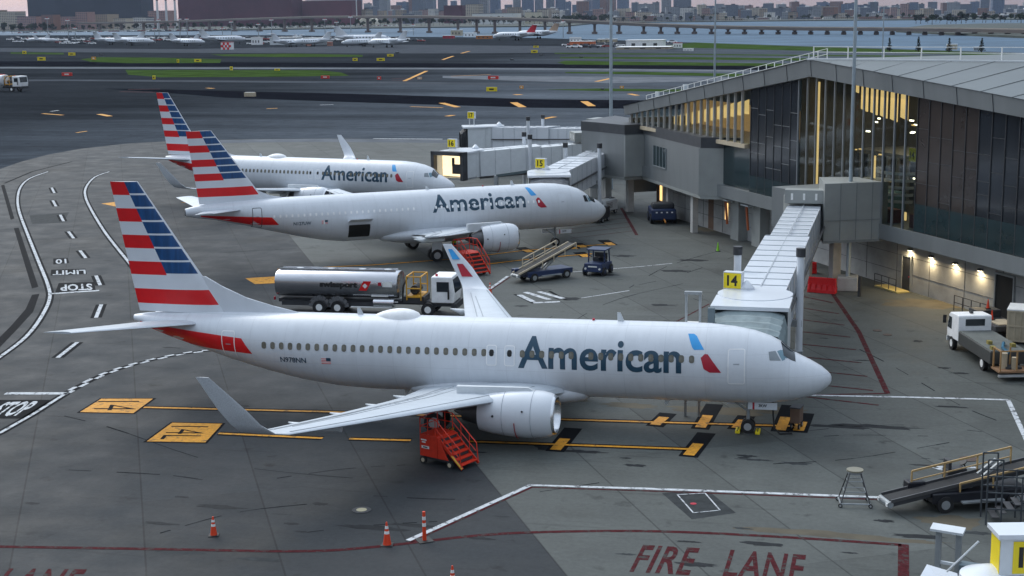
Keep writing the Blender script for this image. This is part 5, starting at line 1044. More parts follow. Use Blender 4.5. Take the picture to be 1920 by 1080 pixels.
MB().box(((bx0+bx1)/2,yc,1.05),(bx0-bx1,2.15,.75)).build('side_box',mat('box_grey',(.05,.052,.05),.6,var=.15),o,bevel=.04); MB().box(((bx0+bx1)/2,yc,1.45),(bx0-bx1-.1,2.05,.06)).build('deck',mat('deck_grey',(.12,.13,.12),.7,var=.2),o)
hb=MB(); hb.tube([(bx1+1.6,yc-.3,1.55),(bx1+.9,yc,1.75),(bx1+.2,yc+.3,1.6),(bx1-.3,yc+.1,1.4)],.09); hb.build('blue_hose',mat('hose_blue',(.02,.12,.20),.5),o,smooth=40)
for x,y in ((bx1+1.,yc-.6),(bx1+1.8,yc+.5),(bx1+.4,yc+.8)): MB().box((x,y,1.58),(.35,.25,.2)).build('yellow_fitting',mat('fit_yellow',(.25,.2,.05),.5),o)
MB().box((bx1-.75,yc,.55),(1.3,2.1,.1)).build('lift_gate',mat('gate_wood',(.22,.12,.06),.7,var=.2),o); 
m=MB()
for x in (bx1-.2,bx1-1.3):
    for y in (yc-.95,yc,yc+.95): m.beam((x,y,.55),(x,y,1.75),.08,.08)
m.beam((bx1-1.3,yc-.95,1.75),(bx1-1.3,yc+.95,1.75),.07,.07).beam((bx1-.2,yc-.95,1.75),(bx1-1.3,yc-.95,1.75),.07,.07).beam((bx1-.2,yc+.95,1.75),(bx1-1.3,yc+.95,1.75),.07,.07); m.build('gate_posts',mat('post_tan',(.35,.20,.08),.6),o)
MB().cyl((bx1-.6,yc+side*.5,.6),(bx1-.6,yc+side*.5,1.5),.2,n=12).cyl((bx1-.9,yc,.6),(bx1-.9,yc,1.3),.16,n=12).build('cylinder',tan,o,smooth=40); MB().box((bx1-1.45,yc,.35),(.2,2.2,.12)).build('rear_step',brushed,o)
# dark trailer behind and cones on it
p=G(1856,632); o=empty('flat_trailer',p+Vector((.3,1.2,0)),rz+.12,'dark low trailer behind the white cab truck, carrying cones','trailer'); MB().box((0,0,.75),(4.2,1.9,.35)).box((1.3,0,1.15),(1.2,1.7,.5)).build('bed',dark,o,bevel=.04); MB().box((-1.,0,.96),(1.6,1.2,.06)).build('plank',tan,o)
for x in (-1.2,1.2):
    for y in (-.9,.9): wheel(o,'wheel',(x,y,.35),.35,.22)
for i,(dx,dy,z,l_) in enumerate(((1.2,0,1.42,'upper orange cone on the dark trailer behind the truck cab'),(-.4,.3,1.0,'lower orange cone on the dark trailer'))):
    q=o.location+Vector((dx*math.cos(rz)-dy*math.sin(rz),dx*math.sin(rz)+dy*math.cos(rz),z)); cone(0,0,.62,l_,bands=False,at=q)
p=G(1893,645); o=empty('cargo_container',p+Vector((1.15,1.0,0)),R(-10),'tan ribbed cargo container cut by the right edge','container'); MB().box((0,0,1.15),(2.4,2.2,2.0)).build('container_body',tan,o,bevel=.03); MB().box((0,0,2.19),(2.45,2.25,.08)).build('container_roof',refl,o); m=MB()
for k in range(7): m.box((-1.1+k*.37,-1.12,1.15),(.07,.05,1.95))
for z in (.2,1.15,2.1): m.box((0,-1.13,z),(2.4,.05,.08))
m.build('ribs',beige,o)
for x in (-.9,.9): MB().box((x,0,.1),(.3,2.,.2)).build('foot',dark,o)
# ---------------------------------------------------------------- foreground gate equipment, lower right
sg=G(1884,1062,6.1); o=empty('jet_bridge',(sg.x,sg.y,0),0,'jet bridge roof at the lower right corner with a bright yellow number sign','jet bridge','jet bridges along the pier')
a=R(14); bx=MB(); W_=lambda px,py,z:G(px,py,z)-Vector((sg.x,sg.y,0))
s0=MB().box((.38,.5,6.35),(1.25,.75,1.05),a).build('gate_sign',white2,o); MB().hexa([Vector((.38,.5,6.91))+Vector((x*math.cos(a)-y*math.sin(a),x*math.sin(a)+y*math.cos(a),z)) for z in (0,.12) for x,y in ((-.72,-.5),(.72,-.5),(.72,.5),(-.72,.5))]).build('sign_cap',white,s0)
def face_on(n_,m_,x0_,x1_,z0_,z1_,y_,par,txt=None):
    P=[Vector((.38,.5,0))+Vector((x*math.cos(a)-y_*math.sin(a),x*math.sin(a)+y_*math.cos(a),z)) for x,z in ((x0_,z0_),(x1_,z0_),(x1_,z1_),(x0_,z1_))]; mb=MB()
    if txt: put_text(mb,txt,P[0],P[1]-P[0],(0,0,z1_-z0_),1,1,.04)
    else: mb.face(P)
    return mb.build(n_,m_,par)
face_on('yellow_face',yel,-.28,.60,5.88,6.8,-.39,s0); face_on('gate_number',bark,-.12,.45,6.05,6.65,-.40,s0,'13')
lf=MB(); c_s,s_s=math.cos(a),math.sin(a); lf.face([Vector((.38,.5,0))+Vector((-.635*c_s-y*s_s,-.635*s_s+y*c_s,z)) for y,z in ((-.36,5.85),(.36,5.85),(.36,6.8),(-.36,6.8))]); lf.build('yellow_side_face',yel,s0)
MB().cyl((-.35,.35,4.3),(-.35,.35,5.7),.95,.8,n=22).cyl((-.35,.35,5.7),(-.35,.35,5.95),.8,.2,n=22).build('roof_dome',white,o,smooth=50)
rp_=[W_(1840,1095,5.6),W_(2050,1100,5.6),W_(2100,1200,5.6),W_(1800,1200,5.6)]; MB().prism([(p.x,p.y) for p in rp_],5.2,5.5).build('cab_roof',white,o); MB().prism([(p.x*.92,p.y*.92) for p in rp_],2.8,5.2).build('cab_round',white2,o)
MB().tube([W_(1835,1015,5.9)+Vector((0,.0,0)),W_(1775,1072,4.9)],.03).build('conduit',white2,o)
hd_=[W_(1738,1058,4.6),W_(1795,1075,4.6),W_(1800,1130,4.0),W_(1700,1125,4.0)]; hh=MB(); hh.hexa([p-Vector((0,0,.15)) for p in hd_]+list(hd_)); hh.build('hood_roof',white,o)
# stair tower of that bridge
tb=G(1890,985); o=empty('stair_tower',tb,R(8),'grey steel stair tower with railings above the number 13 sign','stairs')
m=MB(); 
for x in (-.9,-.3,.5,1.3,2.1):
    for y in (0,1.0): m.beam((x,y,0),(x,y,2.1+(.7 if x<0 else 0)),.06,.06)
for z in (.7,1.4,2.1): m.beam((-.9,0,z),(2.1,0,z-.1),.05,.05).beam((-.9,1,z),(2.1,1,z-.1),.05,.05)
m.beam((-.9,0,2.8),(-.3,0,2.8),.06,.06).beam((-.9,1,2.8),(-.3,1,2.8),.06,.06); m.build('frame',mat('tower_grey',(.07,.08,.09),.5,.4),o); m=MB()
for k in range(9): m.box((-.5+k*.3,.5,.3+k*.19),(.28,.95,.04))
m.build('treads',dmetal,o)
# gantry frame near the lower right corner
gp=G(1775,1075,3.0); o=empty('goalpost_frame',(gp.x,gp.y,0),R(-16),'grey twin post frame with a white slatted top, lower right','frame')
for x in (-.30,.34): MB().box((x,0,2.4),(.17,.17,4.2)).build('post',steel,o)
MB().hexa([(-.55,-.2,4.42),(.5,-.2,4.42),(.5,.2,4.5),(-.55,.2,4.5),(-.55,-.2,4.5),(.5,-.2,4.5),(.5,.2,4.58),(-.55,.2,4.58)]).build('slatted_top',white2,o); MB().beam((-.3,0,3.35),(.34,0,3.35),.09,.09).build('cross_bar',white2,o); MB().box((.72,.0,3.0),(.6,.45,.9)).build('control_box',mat('box_slate',(.12,.16,.18),.5),o,bevel=.02)
MB().box((0,.0,.55),(1.6,1.2,1.1)).build('base',steel,o)
# pair of posts beyond the nearest airliner roof (docking frame)
gp=G(1301,640); gq=G(1300,549,6.66); o=empty('goalpost_frame',(gq.x,gq.y,0),R(0),'grey twin post frame standing just behind the nearest airliner roof','frame')
for x in (-.36,.36): MB().box((x,0,3.3),(.12,.16,6.6)).build('post',steel,o)
MB().box((.0,0,6.66),(.9,.3,.14)).build('top_bar',steel,o); MB().box((.0,0,4.95),(.8,.4,.3)).build('white_box',refl,o); MB().box((.95,0,5.5),(.35,.3,.8)).build('control_box',mat('box_slate',(.12,.16,.18),.5),o)
# ---------------------------------------------------------------- far things
def yh(px): return 24.3+(960-px)*.0137
def htop(px,dist,ytop): return 21.06+(yh(px)-ytop)*dist/F/ .983
# road bridge over the water
ctl=[(150,59,44),(340,58.5,40),(450,59,36),(600,60,31.5),(800,62,30.5),(930,63.5,33),(1050,64,37),(1200,64,44),(1350,64.5,49),(1500,65,51.5),(1700,66,53),(1830,67,54.5),(2050,70,58)]
def bp(px):
    xs__=[c[0] for c in ctl]; yb=float(np.interp(px,xs__,[c[1] for c in ctl])); yt=float(np.interp(px,xs__,[c[2] for c in ctl])); b=G(px,yb,-1.2); d=math.hypot(b.x-CAM[0],b.y-CAM[1]); return b,-1.2+(yb-yt)*d/F
bridge_o=empty('road_bridge',(bp(1200)[0].x,bp(1200)[0].y,0),0,'long low concrete road bridge crossing the water from left to right','bridge')
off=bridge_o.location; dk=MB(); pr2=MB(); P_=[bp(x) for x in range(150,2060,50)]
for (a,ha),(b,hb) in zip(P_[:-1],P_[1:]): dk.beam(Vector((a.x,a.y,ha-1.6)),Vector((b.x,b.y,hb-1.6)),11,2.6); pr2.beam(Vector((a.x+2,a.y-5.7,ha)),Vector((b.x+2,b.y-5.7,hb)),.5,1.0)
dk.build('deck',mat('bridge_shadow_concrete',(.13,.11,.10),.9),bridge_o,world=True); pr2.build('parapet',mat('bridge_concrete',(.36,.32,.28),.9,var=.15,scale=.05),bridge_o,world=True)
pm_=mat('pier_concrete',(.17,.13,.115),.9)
for px in [187,228,270,311,338,352,393,440,487,534,585,632,690,751,805,859,894,928,975,1022,1068,1115,1161,1207,1239,1270,1302,1334,1365,1396,1428,1459,1490,1520,1551,1582,1613,1643,1673,1704,1734,1765,1796,1827,1858,1889,1920,1951,1982]:
    b,h=bp(px); k=math.hypot(b.x,b.y+72)/F; m=MB(); m.box((b.x,b.y,h/2-1.6),(4.2*k,3,h-1.2)).box((b.x,b.y,.2),(9*k,6,2.2)).box((b.x,b.y,h-3.2),(7*k,8,1.)); m.build('pier',pm_,bridge_o,world=True)
# buildings
def bmat(n,wall,win,sx=.16,sz=.30):
    if n in MATS: return MATS[n]
    m=bpy.data.materials.new(n); m.use_nodes=True; nn=m.node_tree.nodes; l=m.node_tree.links; b=nn['Principled BSDF']; b.inputs['Roughness'].default_value=.8
    tc=nn.new('ShaderNodeTexCoord'); br=nn.new('ShaderNodeTexBrick'); mp=nn.new('ShaderNodeMapping'); mp.inputs['Rotation'].default_value=(R(90),0,0); l.new(tc.outputs['Object'],mp.inputs[0]); l.new(mp.outputs[0],br.inputs['Vector'])
    br.offset=0; br.inputs['Color1'].default_value=(*win,1); br.inputs['Color2'].default_value=(*[c*1.8+.02 for c in win],1); br.inputs['Mortar'].default_value=(*wall,1); br.inputs['Scale'].default_value=1; br.inputs['Mortar Size'].default_value=.9; br.inputs['Brick Width'].default_value=4.5; br.inputs['Row Height'].default_value=3.4; br.inputs['Mortar Smooth'].default_value=.1
    l.new(br.outputs[0],b.inputs['Base Color']); MATS[n]=m; return m
walls=[('wall_brick',(.22,.11,.08)),('wall_tan',(.34,.27,.20)),('wall_grey',(.25,.26,.28)),('wall_white',(.60,.58,.55)),('wall_slate',(.12,.14,.18)),('wall_cream',(.48,.41,.32)),('wall_blue',(.10,.14,.22)),('wall_rose',(.33,.20,.18))]
BM=[bmat(n,w_,(.05,.06,.08)) for n,w_ in walls]; KN=['red brick','tan','grey','white','slate','cream','dark blue','rose']
def building(p,w_,d_,h,mi,label,group,roofk=None,rz=0.):
    o=empty('building',p,rz,label,'building',group); MB().box((0,0,h/2-1),(w_,d_,h+2)).build('walls',BM[mi] if isinstance(mi,int) else mi,o)
    r_=MB(); r_.box((0,0,h+.3),(w_+.6,d_+.6,.6))
    if roofk==1: r_.box((w_*.2,0,h+1.8),(w_*.25,d_*.4,2.8))
    if roofk==2: r_=MB(); r_.hexa([(-w_/2-1,-d_/2-1,h),(w_/2+1,-d_/2-1,h),(w_/2+1,d_/2+1,h),(-w_/2-1,d_/2+1,h),(-w_/2-1,-.2,h+w_*.12+2),(w_/2+1,-.2,h+w_*.12+2),(w_/2+1,.2,h+w_*.12+2),(-w_/2-1,.2,h+w_*.12+2)])
    r_.build('roof',[mat('flat_roof',(.30,.30,.31),.9),mat('dark_roof',(.06,.06,.07),.9),mat('pale_roof',(.55,.55,.55),.8)][abs(hash((round(w_*10),round(h*10))))%3 if isinstance(mi,int) else 1],o); return o
rb=random.Random(11); cnt=0
for band,(d0,d1,y0,y1,w0_,w1_,step,x0b) in enumerate(((3150,3350,27,33,12,40,15,1150),(3500,4200,12,26,14,34,13,690),(4400,5600,-14,12,18,40,17,690))):
    px=x0b
    while px<1990:
        d=rb.uniform(d0,d1); yt=rb.uniform(y0,y1)- (rb.random()<.12)*6; 
        if band==2 and 1290<px<1800: yt=rb.uniform(3,14)
        h=max(4,htop(px,d,yt)-.6); w_=rb.uniform(w0_,w1_); mi=rb.choice([0,1,2,3,5,7,4] if band<2 else [4,6,6,2,4,0]); 
        if px>1600 and band==0: d-=150
        building(AT(px,d,.6),w_,w_*.8,h,mi,['small %s building low on the far shore','mid height %s building of the far city','distant %s tower block on the skyline'][band]%KN[mi],['low buildings on the far shore','mid rise buildings of the far city','skyline towers of the far city'][band]+' ('+KN[mi]+')',rb.choice((0,1,1)),rb.uniform(-.4,.4)); cnt+=1
        px+=step*rb.uniform(.6,1.4)
# left bank buildings
for (x0,x1,yt,d,m_,lab) in ((90,318,-3,3900,mat('dark_navy_cladding',(.012,.018,.035),.7,var=.25,scale=.02),'huge dark navy industrial building at the upper left'),(362,588,-6,3600,mat('maroon_cladding',(.075,.014,.028),.7,var=.25,scale=.02),'huge maroon industrial building, its left taller block'),(592,690,2,3550,mat('maroon_cladding_light',(.11,.025,.04),.7,var=.25,scale=.02),'maroon industrial block with a pale roof line, right end'),
   (0,42,20,3400,BM[1],'long pale building at the upper left corner'),(46,78,22,3350,BM[5],'cream building left of the dark navy block'),(80,118,30,3200,BM[7],'low rose brick building, first of the row below the navy block'),(120,143,27,3150,BM[0],'taller rose brick building second in the row'),(145,180,30,3250,BM[7],'low rose brick building third in the row'),(182,206,22,3150,BM[7],'tallest rose brick building, centre of the row'),(208,246,26,3200,BM[1],'tan building right of the tallest rose block'),(250,275,33,3100,BM[5],'small cream house cluster below the navy block'),(285,312,31,3150,BM[3],'small white house left of the three chimneys'),(315,352,20,3200,BM[7],'rose building at the foot of the three chimneys'),
   (848,884,10,3450,mat('maroon_cladding',(.1,.02,.03),.7),'small maroon shed on the far bank, right of the white domed hall'),(886,912,8,3400,BM[5],'cream block beside the small maroon shed'),(993,1019,22,3000,mat('cream_plain',(.55,.50,.38),.8),'plain cream hall on the bank behind the bridge'),(900,978,24,3000,mat('white_plain',(.62,.63,.62),.7),'long low white hall behind the bridge'),(910,925,0,3500,BM[2],'slim grey tower above the long white hall'),(1040,1050,24,3000,BM[3],'narrow white block right of the cream hall')):
    k=d/F; w_=(x1-x0)*k; building(AT((x0+x1)/2,d,.6),w_,min(w_,60),max(5,htop((x0+x1)/2,d,yt)-.6),m_,lab,None,rz=-.05)
for px in (592,): building(AT(640,3545,.6),(690-592)*3545/F,6,htop(640,3545,1),mat('white_plain',(.62,.63,.62),.7),'thin pale parapet strip on top of the maroon block',None)
dm=empty('domed_hall',AT(707,3000,.6),0,'white rounded hall beside the maroon block on the far bank','hall'); dd=MB(); dd.loft([[(19*math.cos(PI*q/12)*k,y,12*math.sin(PI*q/12)*k+6) for q in range(13)]+[(-19*k,y,0),(19*k,y,0)] for y,k in ((-12,.9),(-8,1),(12,1))]); dd.build('shell',mat('cream_shell',(.60,.55,.45),.7),dm,smooth=40)
for i,px in enumerate((325,341,357)):
    o=empty('chimney',AT(px,3050,.6),0,['left','middle','right'][i]+' of three pale chimneys at the top left','chimney','three pale chimneys'); MB().cyl((0,0,0),(0,0,62),2.6,1.9,n=14).build('stack',mat('chimney_white',(.55,.56,.58),.7),o,smooth=40); MB().cyl((0,0,55),(0,0,57),2.3,2.3,n=14).build('ring',dmetal,o)
# trees
leafm=mat('leaf_green',(.022,.040,.016),.9,var=.5,scale=.4); leafd=mat('leaf_dark',(.012,.022,.014),.9,var=.5,scale=.4); barkm=mat('bark',(.07,.055,.045),.95)
def make_tree(seed,m_,h=12,w_=5,n=420,label='',con=False):
    r_=random.Random(seed); o=empty('pine_tree' if con else 'tree',(0,0,0),0,label,'tree'); MB().cyl((0,0,0),(0,0,h*.5),.35,.15,n=7).cyl((0,0,h*.4),(w_*.3,0,h*.7),.14,.05,n=5).cyl((0,0,h*.35),(-w_*.25,w_*.2,h*.65),.14,.05,n=5).build('trunk',barkm,o); mb=MB()
    cl=[(r_.uniform(-.5,.5)*w_,r_.uniform(-.5,.5)*w_,h*r_.uniform(.4,.85),r_.uniform(.22,.4)*w_) for _ in range(9)]
    for i in range(n):
        if con: z=h*(.1+.9*r_.random()**1.3); rr=w_*.5*(1-z/h)*r_.uniform(.2,1.1)+.1; t=r_.uniform(0,2*PI); c=Vector((rr*math.cos(t),rr*math.sin(t),z)); s_=.4
        else:
            q=r_.choice(cl); v=Vector((r_.gauss(0,1),r_.gauss(0,1),r_.gauss(0,.8))).normalized()*q[3]*r_.uniform(.7,1.05); c=Vector(q[:3])+v; s_=.75
        a=Vector((r_.uniform(-1,1),r_.uniform(-1,1),r_.uniform(-.6,.6))).normalized()*s_; b=Vector((r_.uniform(-1,1),r_.uniform(-1,1),r_.uniform(-1,1))).normalized()*s_; mb.face([c-a,c-b,c+a,c+b])
    mb.build('crown',m_,o,fix=False); return o
protos=[make_tree(s_,leafd if s_%2 else leafm,label='dark rounded tree of the far bank') for s_ in range(4)]
used=[0]*4
def put_tree(px,dist,s_,grp,z=.4):
    i=rb.randrange(4); p=AT(px,dist,z); t=protos[i] if not used[i] else copy_tree(protos[i]); used[i]=1; t.location=p; t.rotation_euler=(0,0,rb.uniform(0,6)); t.scale=(s_,s_,s_*rb.uniform(.8,1.1)); t['group']=grp[0]; t['label']=grp[1]
for px in range(0,135,8): put_tree(px+rb.uniform(-3,3),rb.uniform(2550,2800),rb.uniform(1.1,1.7),('trees left of the bridge start','dark green tree of the clump left of the bridge start'))
for px in range(140,450,10): put_tree(px+rb.uniform(-4,4),rb.uniform(2750,3000),rb.uniform(.7,1.3),('trees behind the left bridge piers','dark tree behind the left bridge piers'))
for px in range(455,700,8): put_tree(px+rb.uniform(-3,3),rb.uniform(2450,2700),rb.uniform(.8,1.3),('trees in front of the maroon building','dark tree of the hedge in front of the maroon building'))
for px in range(700,1060,9): put_tree(px+rb.uniform(-3,3),rb.uniform(2750,2900),rb.uniform(.9,1.6),('trees on the bank behind the bridge','green tree on the bank behind the bridge'))
for px in range(1060,1145,6): put_tree(px+rb.uniform(-3,3),rb.uniform(2750,2900),rb.uniform(1.3,1.7),('wooded point at the end of the bank','dense green tree on the wooded point behind the bridge'))
for px in range(1150,1700,20): put_tree(px+rb.uniform(-6,6),rb.uniform(3060,3130) if px<1500 else 2950,rb.uniform(.8,1.2),('trees along the far shoreline','small dark tree along the far city shoreline'))
for px in range(1700,1930,9): put_tree(px+rb.uniform(-3,3),rb.uniform(1950,2300),rb.uniform(.8,1.5),('trees on the headland at right','dark tree on the headland at the upper right'),0)
for i,(px,h) in enumerate(((1652,12),(1705,13),(1761,12),(1820,12))):
    c_=make_tree(20+i,leafd,h*.55,3.2,160,['pointed conifer on the near shore, leftmost of four','second pointed conifer from the left on the near shore','third pointed conifer, beside the tan shed on the shore','rightmost pointed conifer on the near shore'][i],True); c_.location=AT(px,760-8*i,0); c_['group']='conifers on the near shore'
# small cars
car=empty('parked_car',(0,0,0),0,'x','car'); MB().hexa([(-2.2,-.9,.3),(2.2,-.9,.3),(2.2,.9,.3),(-2.2,.9,.3),(-2.1,-.85,.95),(2.0,-.85,.85),(2.0,.85,.85),(-2.1,.85,.95)]).build('body',shade,car,bevel=.1); MB().hexa([(-1.5,-.8,.95),(1.0,-.8,.95),(1.0,.8,.95),(-1.5,.8,.95),(-1.1,-.65,1.45),(.4,-.65,1.45),(.4,.65,1.45),(-1.1,.65,1.45)]).build('cabin',glass,car)
for x in (-1.3,1.3):
    for y in (-.85,.85): MB().cyl((x,y-.1,.33),(x,y+.1,.33),.33,n=10).build('wheel',black,car)
car2=copy_tree(car); 
for c_ in kids(car2):
    if c_.name.startswith('body'): c_.data=c_.data.copy(); c_.data.materials[0]=mat('car_red',(.25,.02,.02),.4)
car3=copy_tree(car)
for c_ in kids(car3):
    if c_.name.startswith('body'): c_.data=c_.data.copy(); c_.data.materials[0]=mat('car_dark',(.03,.035,.05),.4)
cu_=[0,0,0]
def put_car(px,py,z,s_,grp,i=None,dist=None):
    i=rb.choice((0,0,1,2)) if i is None else i; base=(car,car2,car3)[i]; t=base if not cu_[i] else copy_tree(base); cu_[i]=1; p=AT(px,dist,z) if dist else G(px,py,z); t.location=p; t.rotation_euler=(0,0,rb.uniform(-.4,.4)); t.scale=(s_,)*3; col_=('white','red','dark')[i]; t['label']=grp[1]%col_; t['group']=grp[0]+' ('+col_+')'
for px in range(60,460,7): put_car(px+rb.uniform(-2,2),0,.6,1.5,('cars parked on the far left bank','%s car parked on the far left bank below the brick buildings'),dist=rb.uniform(2480,2540))
for px in (30,38,110,118,126,134,146,156,164,172,330,345,352,470,488,500,600,606,780,790,1085,1100,1128,1140,1260): put_car(px+rb.uniform(-1,1),rb.uniform(79,84) if px<700 else rb.uniform(76,82),0,1.5,('vehicles on the far ramp','%s vehicle parked among the small jets on the far ramp'))
# business jets
def bizjet(label,tailm=None):
    o=empty('business_jet',(0,0,0),0,label,'jet'); tm_=tailm or white; rg=[]
    for x,r_,z in ((0,.05,1.9),(.4,.4,1.95),(1.2,.75,2.05),(2.6,1.1,2.2),(4,1.2,2.3),(13,1.2,2.3),(16,.8,2.55),(18.5,.35,2.9),(19.5,.1,3.0)): rg.append([(-x,r_*math.cos(2*PI*q/16),z+r_*math.sin(2*PI*q/16)) for q in range(16)])
    f=MB().loft(rg).build('fuselage',white,o,smooth=50); wn=MB()
    for k in range(7): 
        for sd_ in (-1,1): wn.box((-5.2-k*1.1,sd_*1.14,2.6),(.45,.12,.35))
    wn.build('window_row',glass,f); MB().box((-1.75,0,2.75),(.8,1.1,.3)).build('cockpit_window',glass,f)
    for sd_ in (-1,1):
        MB().hexa([(-8,sd_*.6,1.5),(-11.8,sd_*.6,1.5),(-13.6,sd_*9.3,2.2),(-12.2,sd_*9.3,2.2),(-8,sd_*.6,1.75),(-11.8,sd_*.6,1.65),(-13.6,sd_*9.3,2.27),(-12.2,sd_*9.3,2.27)]).build('wing',wingm,o); MB().cyl((-12.8,sd_*1.9,2.9),(-16.2,sd_*1.9,3.0),.62,.45,n=14).build('engine',white,o,smooth=40)
        MB().hexa([(-18.3,sd_*.1,6.3),(-20.2,sd_*.1,6.3),(-20.8,sd_*3.6,6.35),(-19.8,sd_*3.6,6.35),(-18.3,sd_*.1,6.45),(-20.2,sd_*.1,6.4),(-20.8,sd_*3.6,6.4),(-19.8,sd_*3.6,6.42)]).build('tailplane',white,o)
        MB().cyl((-10.8,sd_*1.6,1.6),(-10.8,sd_*1.6,.1),.12,n=8).cyl((-10.8,sd_*1.5,.42),(-10.8,sd_*1.8,.42),.42,n=12).build('main_gear',black,o)
    MB().hexa([(-14.6,-.12,3.0),(-18.8,-.12,2.9),(-18.8,.12,2.9),(-14.6,.12,3.0),(-18.0,-.05,6.4),(-20.0,-.05,6.4),(-20.0,.05,6.4),(-18.0,.05,6.4)]).build('fin',tm_,o); MB().cyl((-2.8,0,1.4),(-2.8,0,.1),.09,n=8).cyl((-2.8,-.2,.32),(-2.8,.2,.32),.32,n=12).build('nose_gear',black,o); return o
J=bizjet('x'); first=True
desc={50:'leftmost small white jet of the far ramp',110:'small white jet second from the left on the far ramp',205:'white jet on the far ramp, left of the two closely parked ones',248:'white jet close behind its left neighbour on the far ramp',290:'white jet on the far ramp just left of the red and white chequered hut line',385:'white jet left of the red and white chequered hut',462:'white jet right of the red and white chequered hut',545:'white jet below the maroon building, left of three',585:'white jet below the maroon building, middle of three',640:'white jet below the maroon building, right of three',690:'white jet at the right part of the ramp, showing its tail',735:'rightmost white jet of the row, nearest the yellow line',325:'small white jet between two masts on the far ramp',515:'small white jet between masts, under the maroon building',600:'small white jet behind its larger neighbours'}
for px,py,s_,rz in ((50,80,1.,2.9),(110,80,.9,.3),(205,82,1.25,-2.9),(248,84,1.35,-.2),(290,85,1.3,.1),(325,82,1.0,2.8),(385,86,1.2,-.3),(462,82,1.5,.15),(515,83,.9,3.0),(545,88,1.25,-2.7),(585,87,1.2,.4),(600,82,.9,-.4),(640,88,1.2,-2.8),(690,89,1.35,2.5),(735,84,1.7,-.1)):
    t=J if first else copy_tree(J); first=False; p=G(px,py); t.location=p; t.rotation_euler=(0,0,rz+.3); t.scale=(s_*1.25,)*3; t['label']=desc[px]; t['group']='small jets parked on the far ramp'
D_=bizjet('white jet with a bright red tail parked far off by the water',mat('tail_red',(.60,.01,.03),.4)); D_.location=G(925,76); D_.rotation_euler=(0,0,PI-.15); D_.scale=(1.9,)*3
D_=bizjet('white jet with a beige tail partly behind the red tailed one',mat('tail_beige',(.5,.35,.25),.5)); D_.location=G(965,73); D_.rotation_euler=(0,0,PI-.1); D_.scale=(2.0,)*3
# masts
def mast(px,yb,yt,label,redtop=True):
    b=G(px,yb); d=math.hypot(b.x-CAM[0],b.y-CAM[1]); h=(yb-yt)*d/F; k=d/F; o=empty('floodlight_mast',b,0,label,'mast','floodlight masts on the far ramp'); MB().cyl((0,0,0),(0,0,h),.7*k,.5*k,n=8).build('mast_pole',steel,o); MB().box((0,0,h),(8*k,1.5*k,1.6*k)).build('lamp_bar',refl,o)
    if redtop: MB().box((0,0,h+1.5*k),(3*k,1*k,1.6*k)).build('red_light',dred,o)
for i,(px,yb,yt) in enumerate(((91,76,38),(129,76,41),(142,78,55),(291,80,57),(299,74,40),(338,72,38),(352,72,38),(418,78,55),(435,76,43),(485,72,47),(510,72,39),(610,72,38),(632,72,43),(658,62,33),(775,66,48),(1056,72,42))): mast(px,yb,yt,'mast number %s counted from the left on the far ramp'%['one','two','three','four','five','six','seven','eight','nine','ten','eleven','twelve','thirteen','fourteen','fifteen','sixteen'][i])
# huts and boxes by the water
def hut(px,yb,w_,h_,m_,label,roof=None,name='hut'):
    b=G(px,yb); k=math.hypot(b.x-CAM[0],b.y-CAM[1])/F; W_2,H_2=w_*k,h_*k; o=empty(name,b,0,label,'hut'); MB().box((0,W_2*.3,H_2/2),(W_2,W_2*.6,H_2)).build('walls',m_,o); MB().box((0,W_2*.3,H_2+.2*k),(W_2*1.04,W_2*.64,.8*k)).build('roof',roof or refl,o)
    dr=MB()
    for t in (-.3,0,.3): dr.box((t*W_2,-.05,H_2*.45),(W_2*.1,.12,H_2*.35))
    dr.build('windows',dark,o); return o
hut(1208,90,68,14,shade,'white low terminal hut with a gabled outline beside the runway grass'); hut(1205,92.5,98,4,beige,'long beige loading wall in front of the white hut'); hut(1090,89,44,11,mat('hut_orange',(.6,.15,.05),.6),'orange and white shed left of the pole'); hut(1078,80,20,9,shade,'small white shed behind the orange one'); hut(855,67,20,10,tan,'tan container stack on the far quay'); hut(880,69,22,7,shade,'white tent on the far quay right of the tan stack'); hut(906,73,28,6,mat('hut_rust',(.45,.16,.04),.6),'rust orange container left of the red tailed jet'); hut(840,72,20,5,dred,'dark red container on the far quay'); hut(1137,79,34,5,tan,'tan shed right of the orange one'); hut(1270,90,16,9,shade,'tiny white hut with red roof on the grass edge',dred); hut(530,84,50,13,white2,'long white hangar behind the small jets'); hut(590,84,44,12,steel,'grey hangar right of the long white one'); hut(480,84,18,13,shade,'white box hangar left of the long hangar'); hut(1785,93,18,9,tan,'tan shed on the near shore beside a conifer'); hut(1832,95,12,6,steel,'small grey shed on the near shore'); hut(578,86,10,8,mat('hut_pink',(.5,.25,.2),.7),'pink square hut below the grey hangar'); hut(618,86,9,8,mat('hut_pink',(.5,.25,.2),.7),'second pink hut right of the grey hangar'); hut(670,80,40,9,white2,'pale hangar behind the rightmost jets'); hut(1290,95.5,18,4,shade,'flat white shed on the taxiway grass')
o=hut(424,93,20,13,shade,'red and white chequered hut on the far ramp',dred); ck=MB(); k=math.hypot(o.location.x,o.location.y+72)/F
for i in range(5):
    for j in range(3):
        if (i+j)%2: ck.box((-8*k+i*4*k,-.1,2*k+j*4.2*k),(4*k,.1,4.2*k))
ck.build('red_checks',red,o)
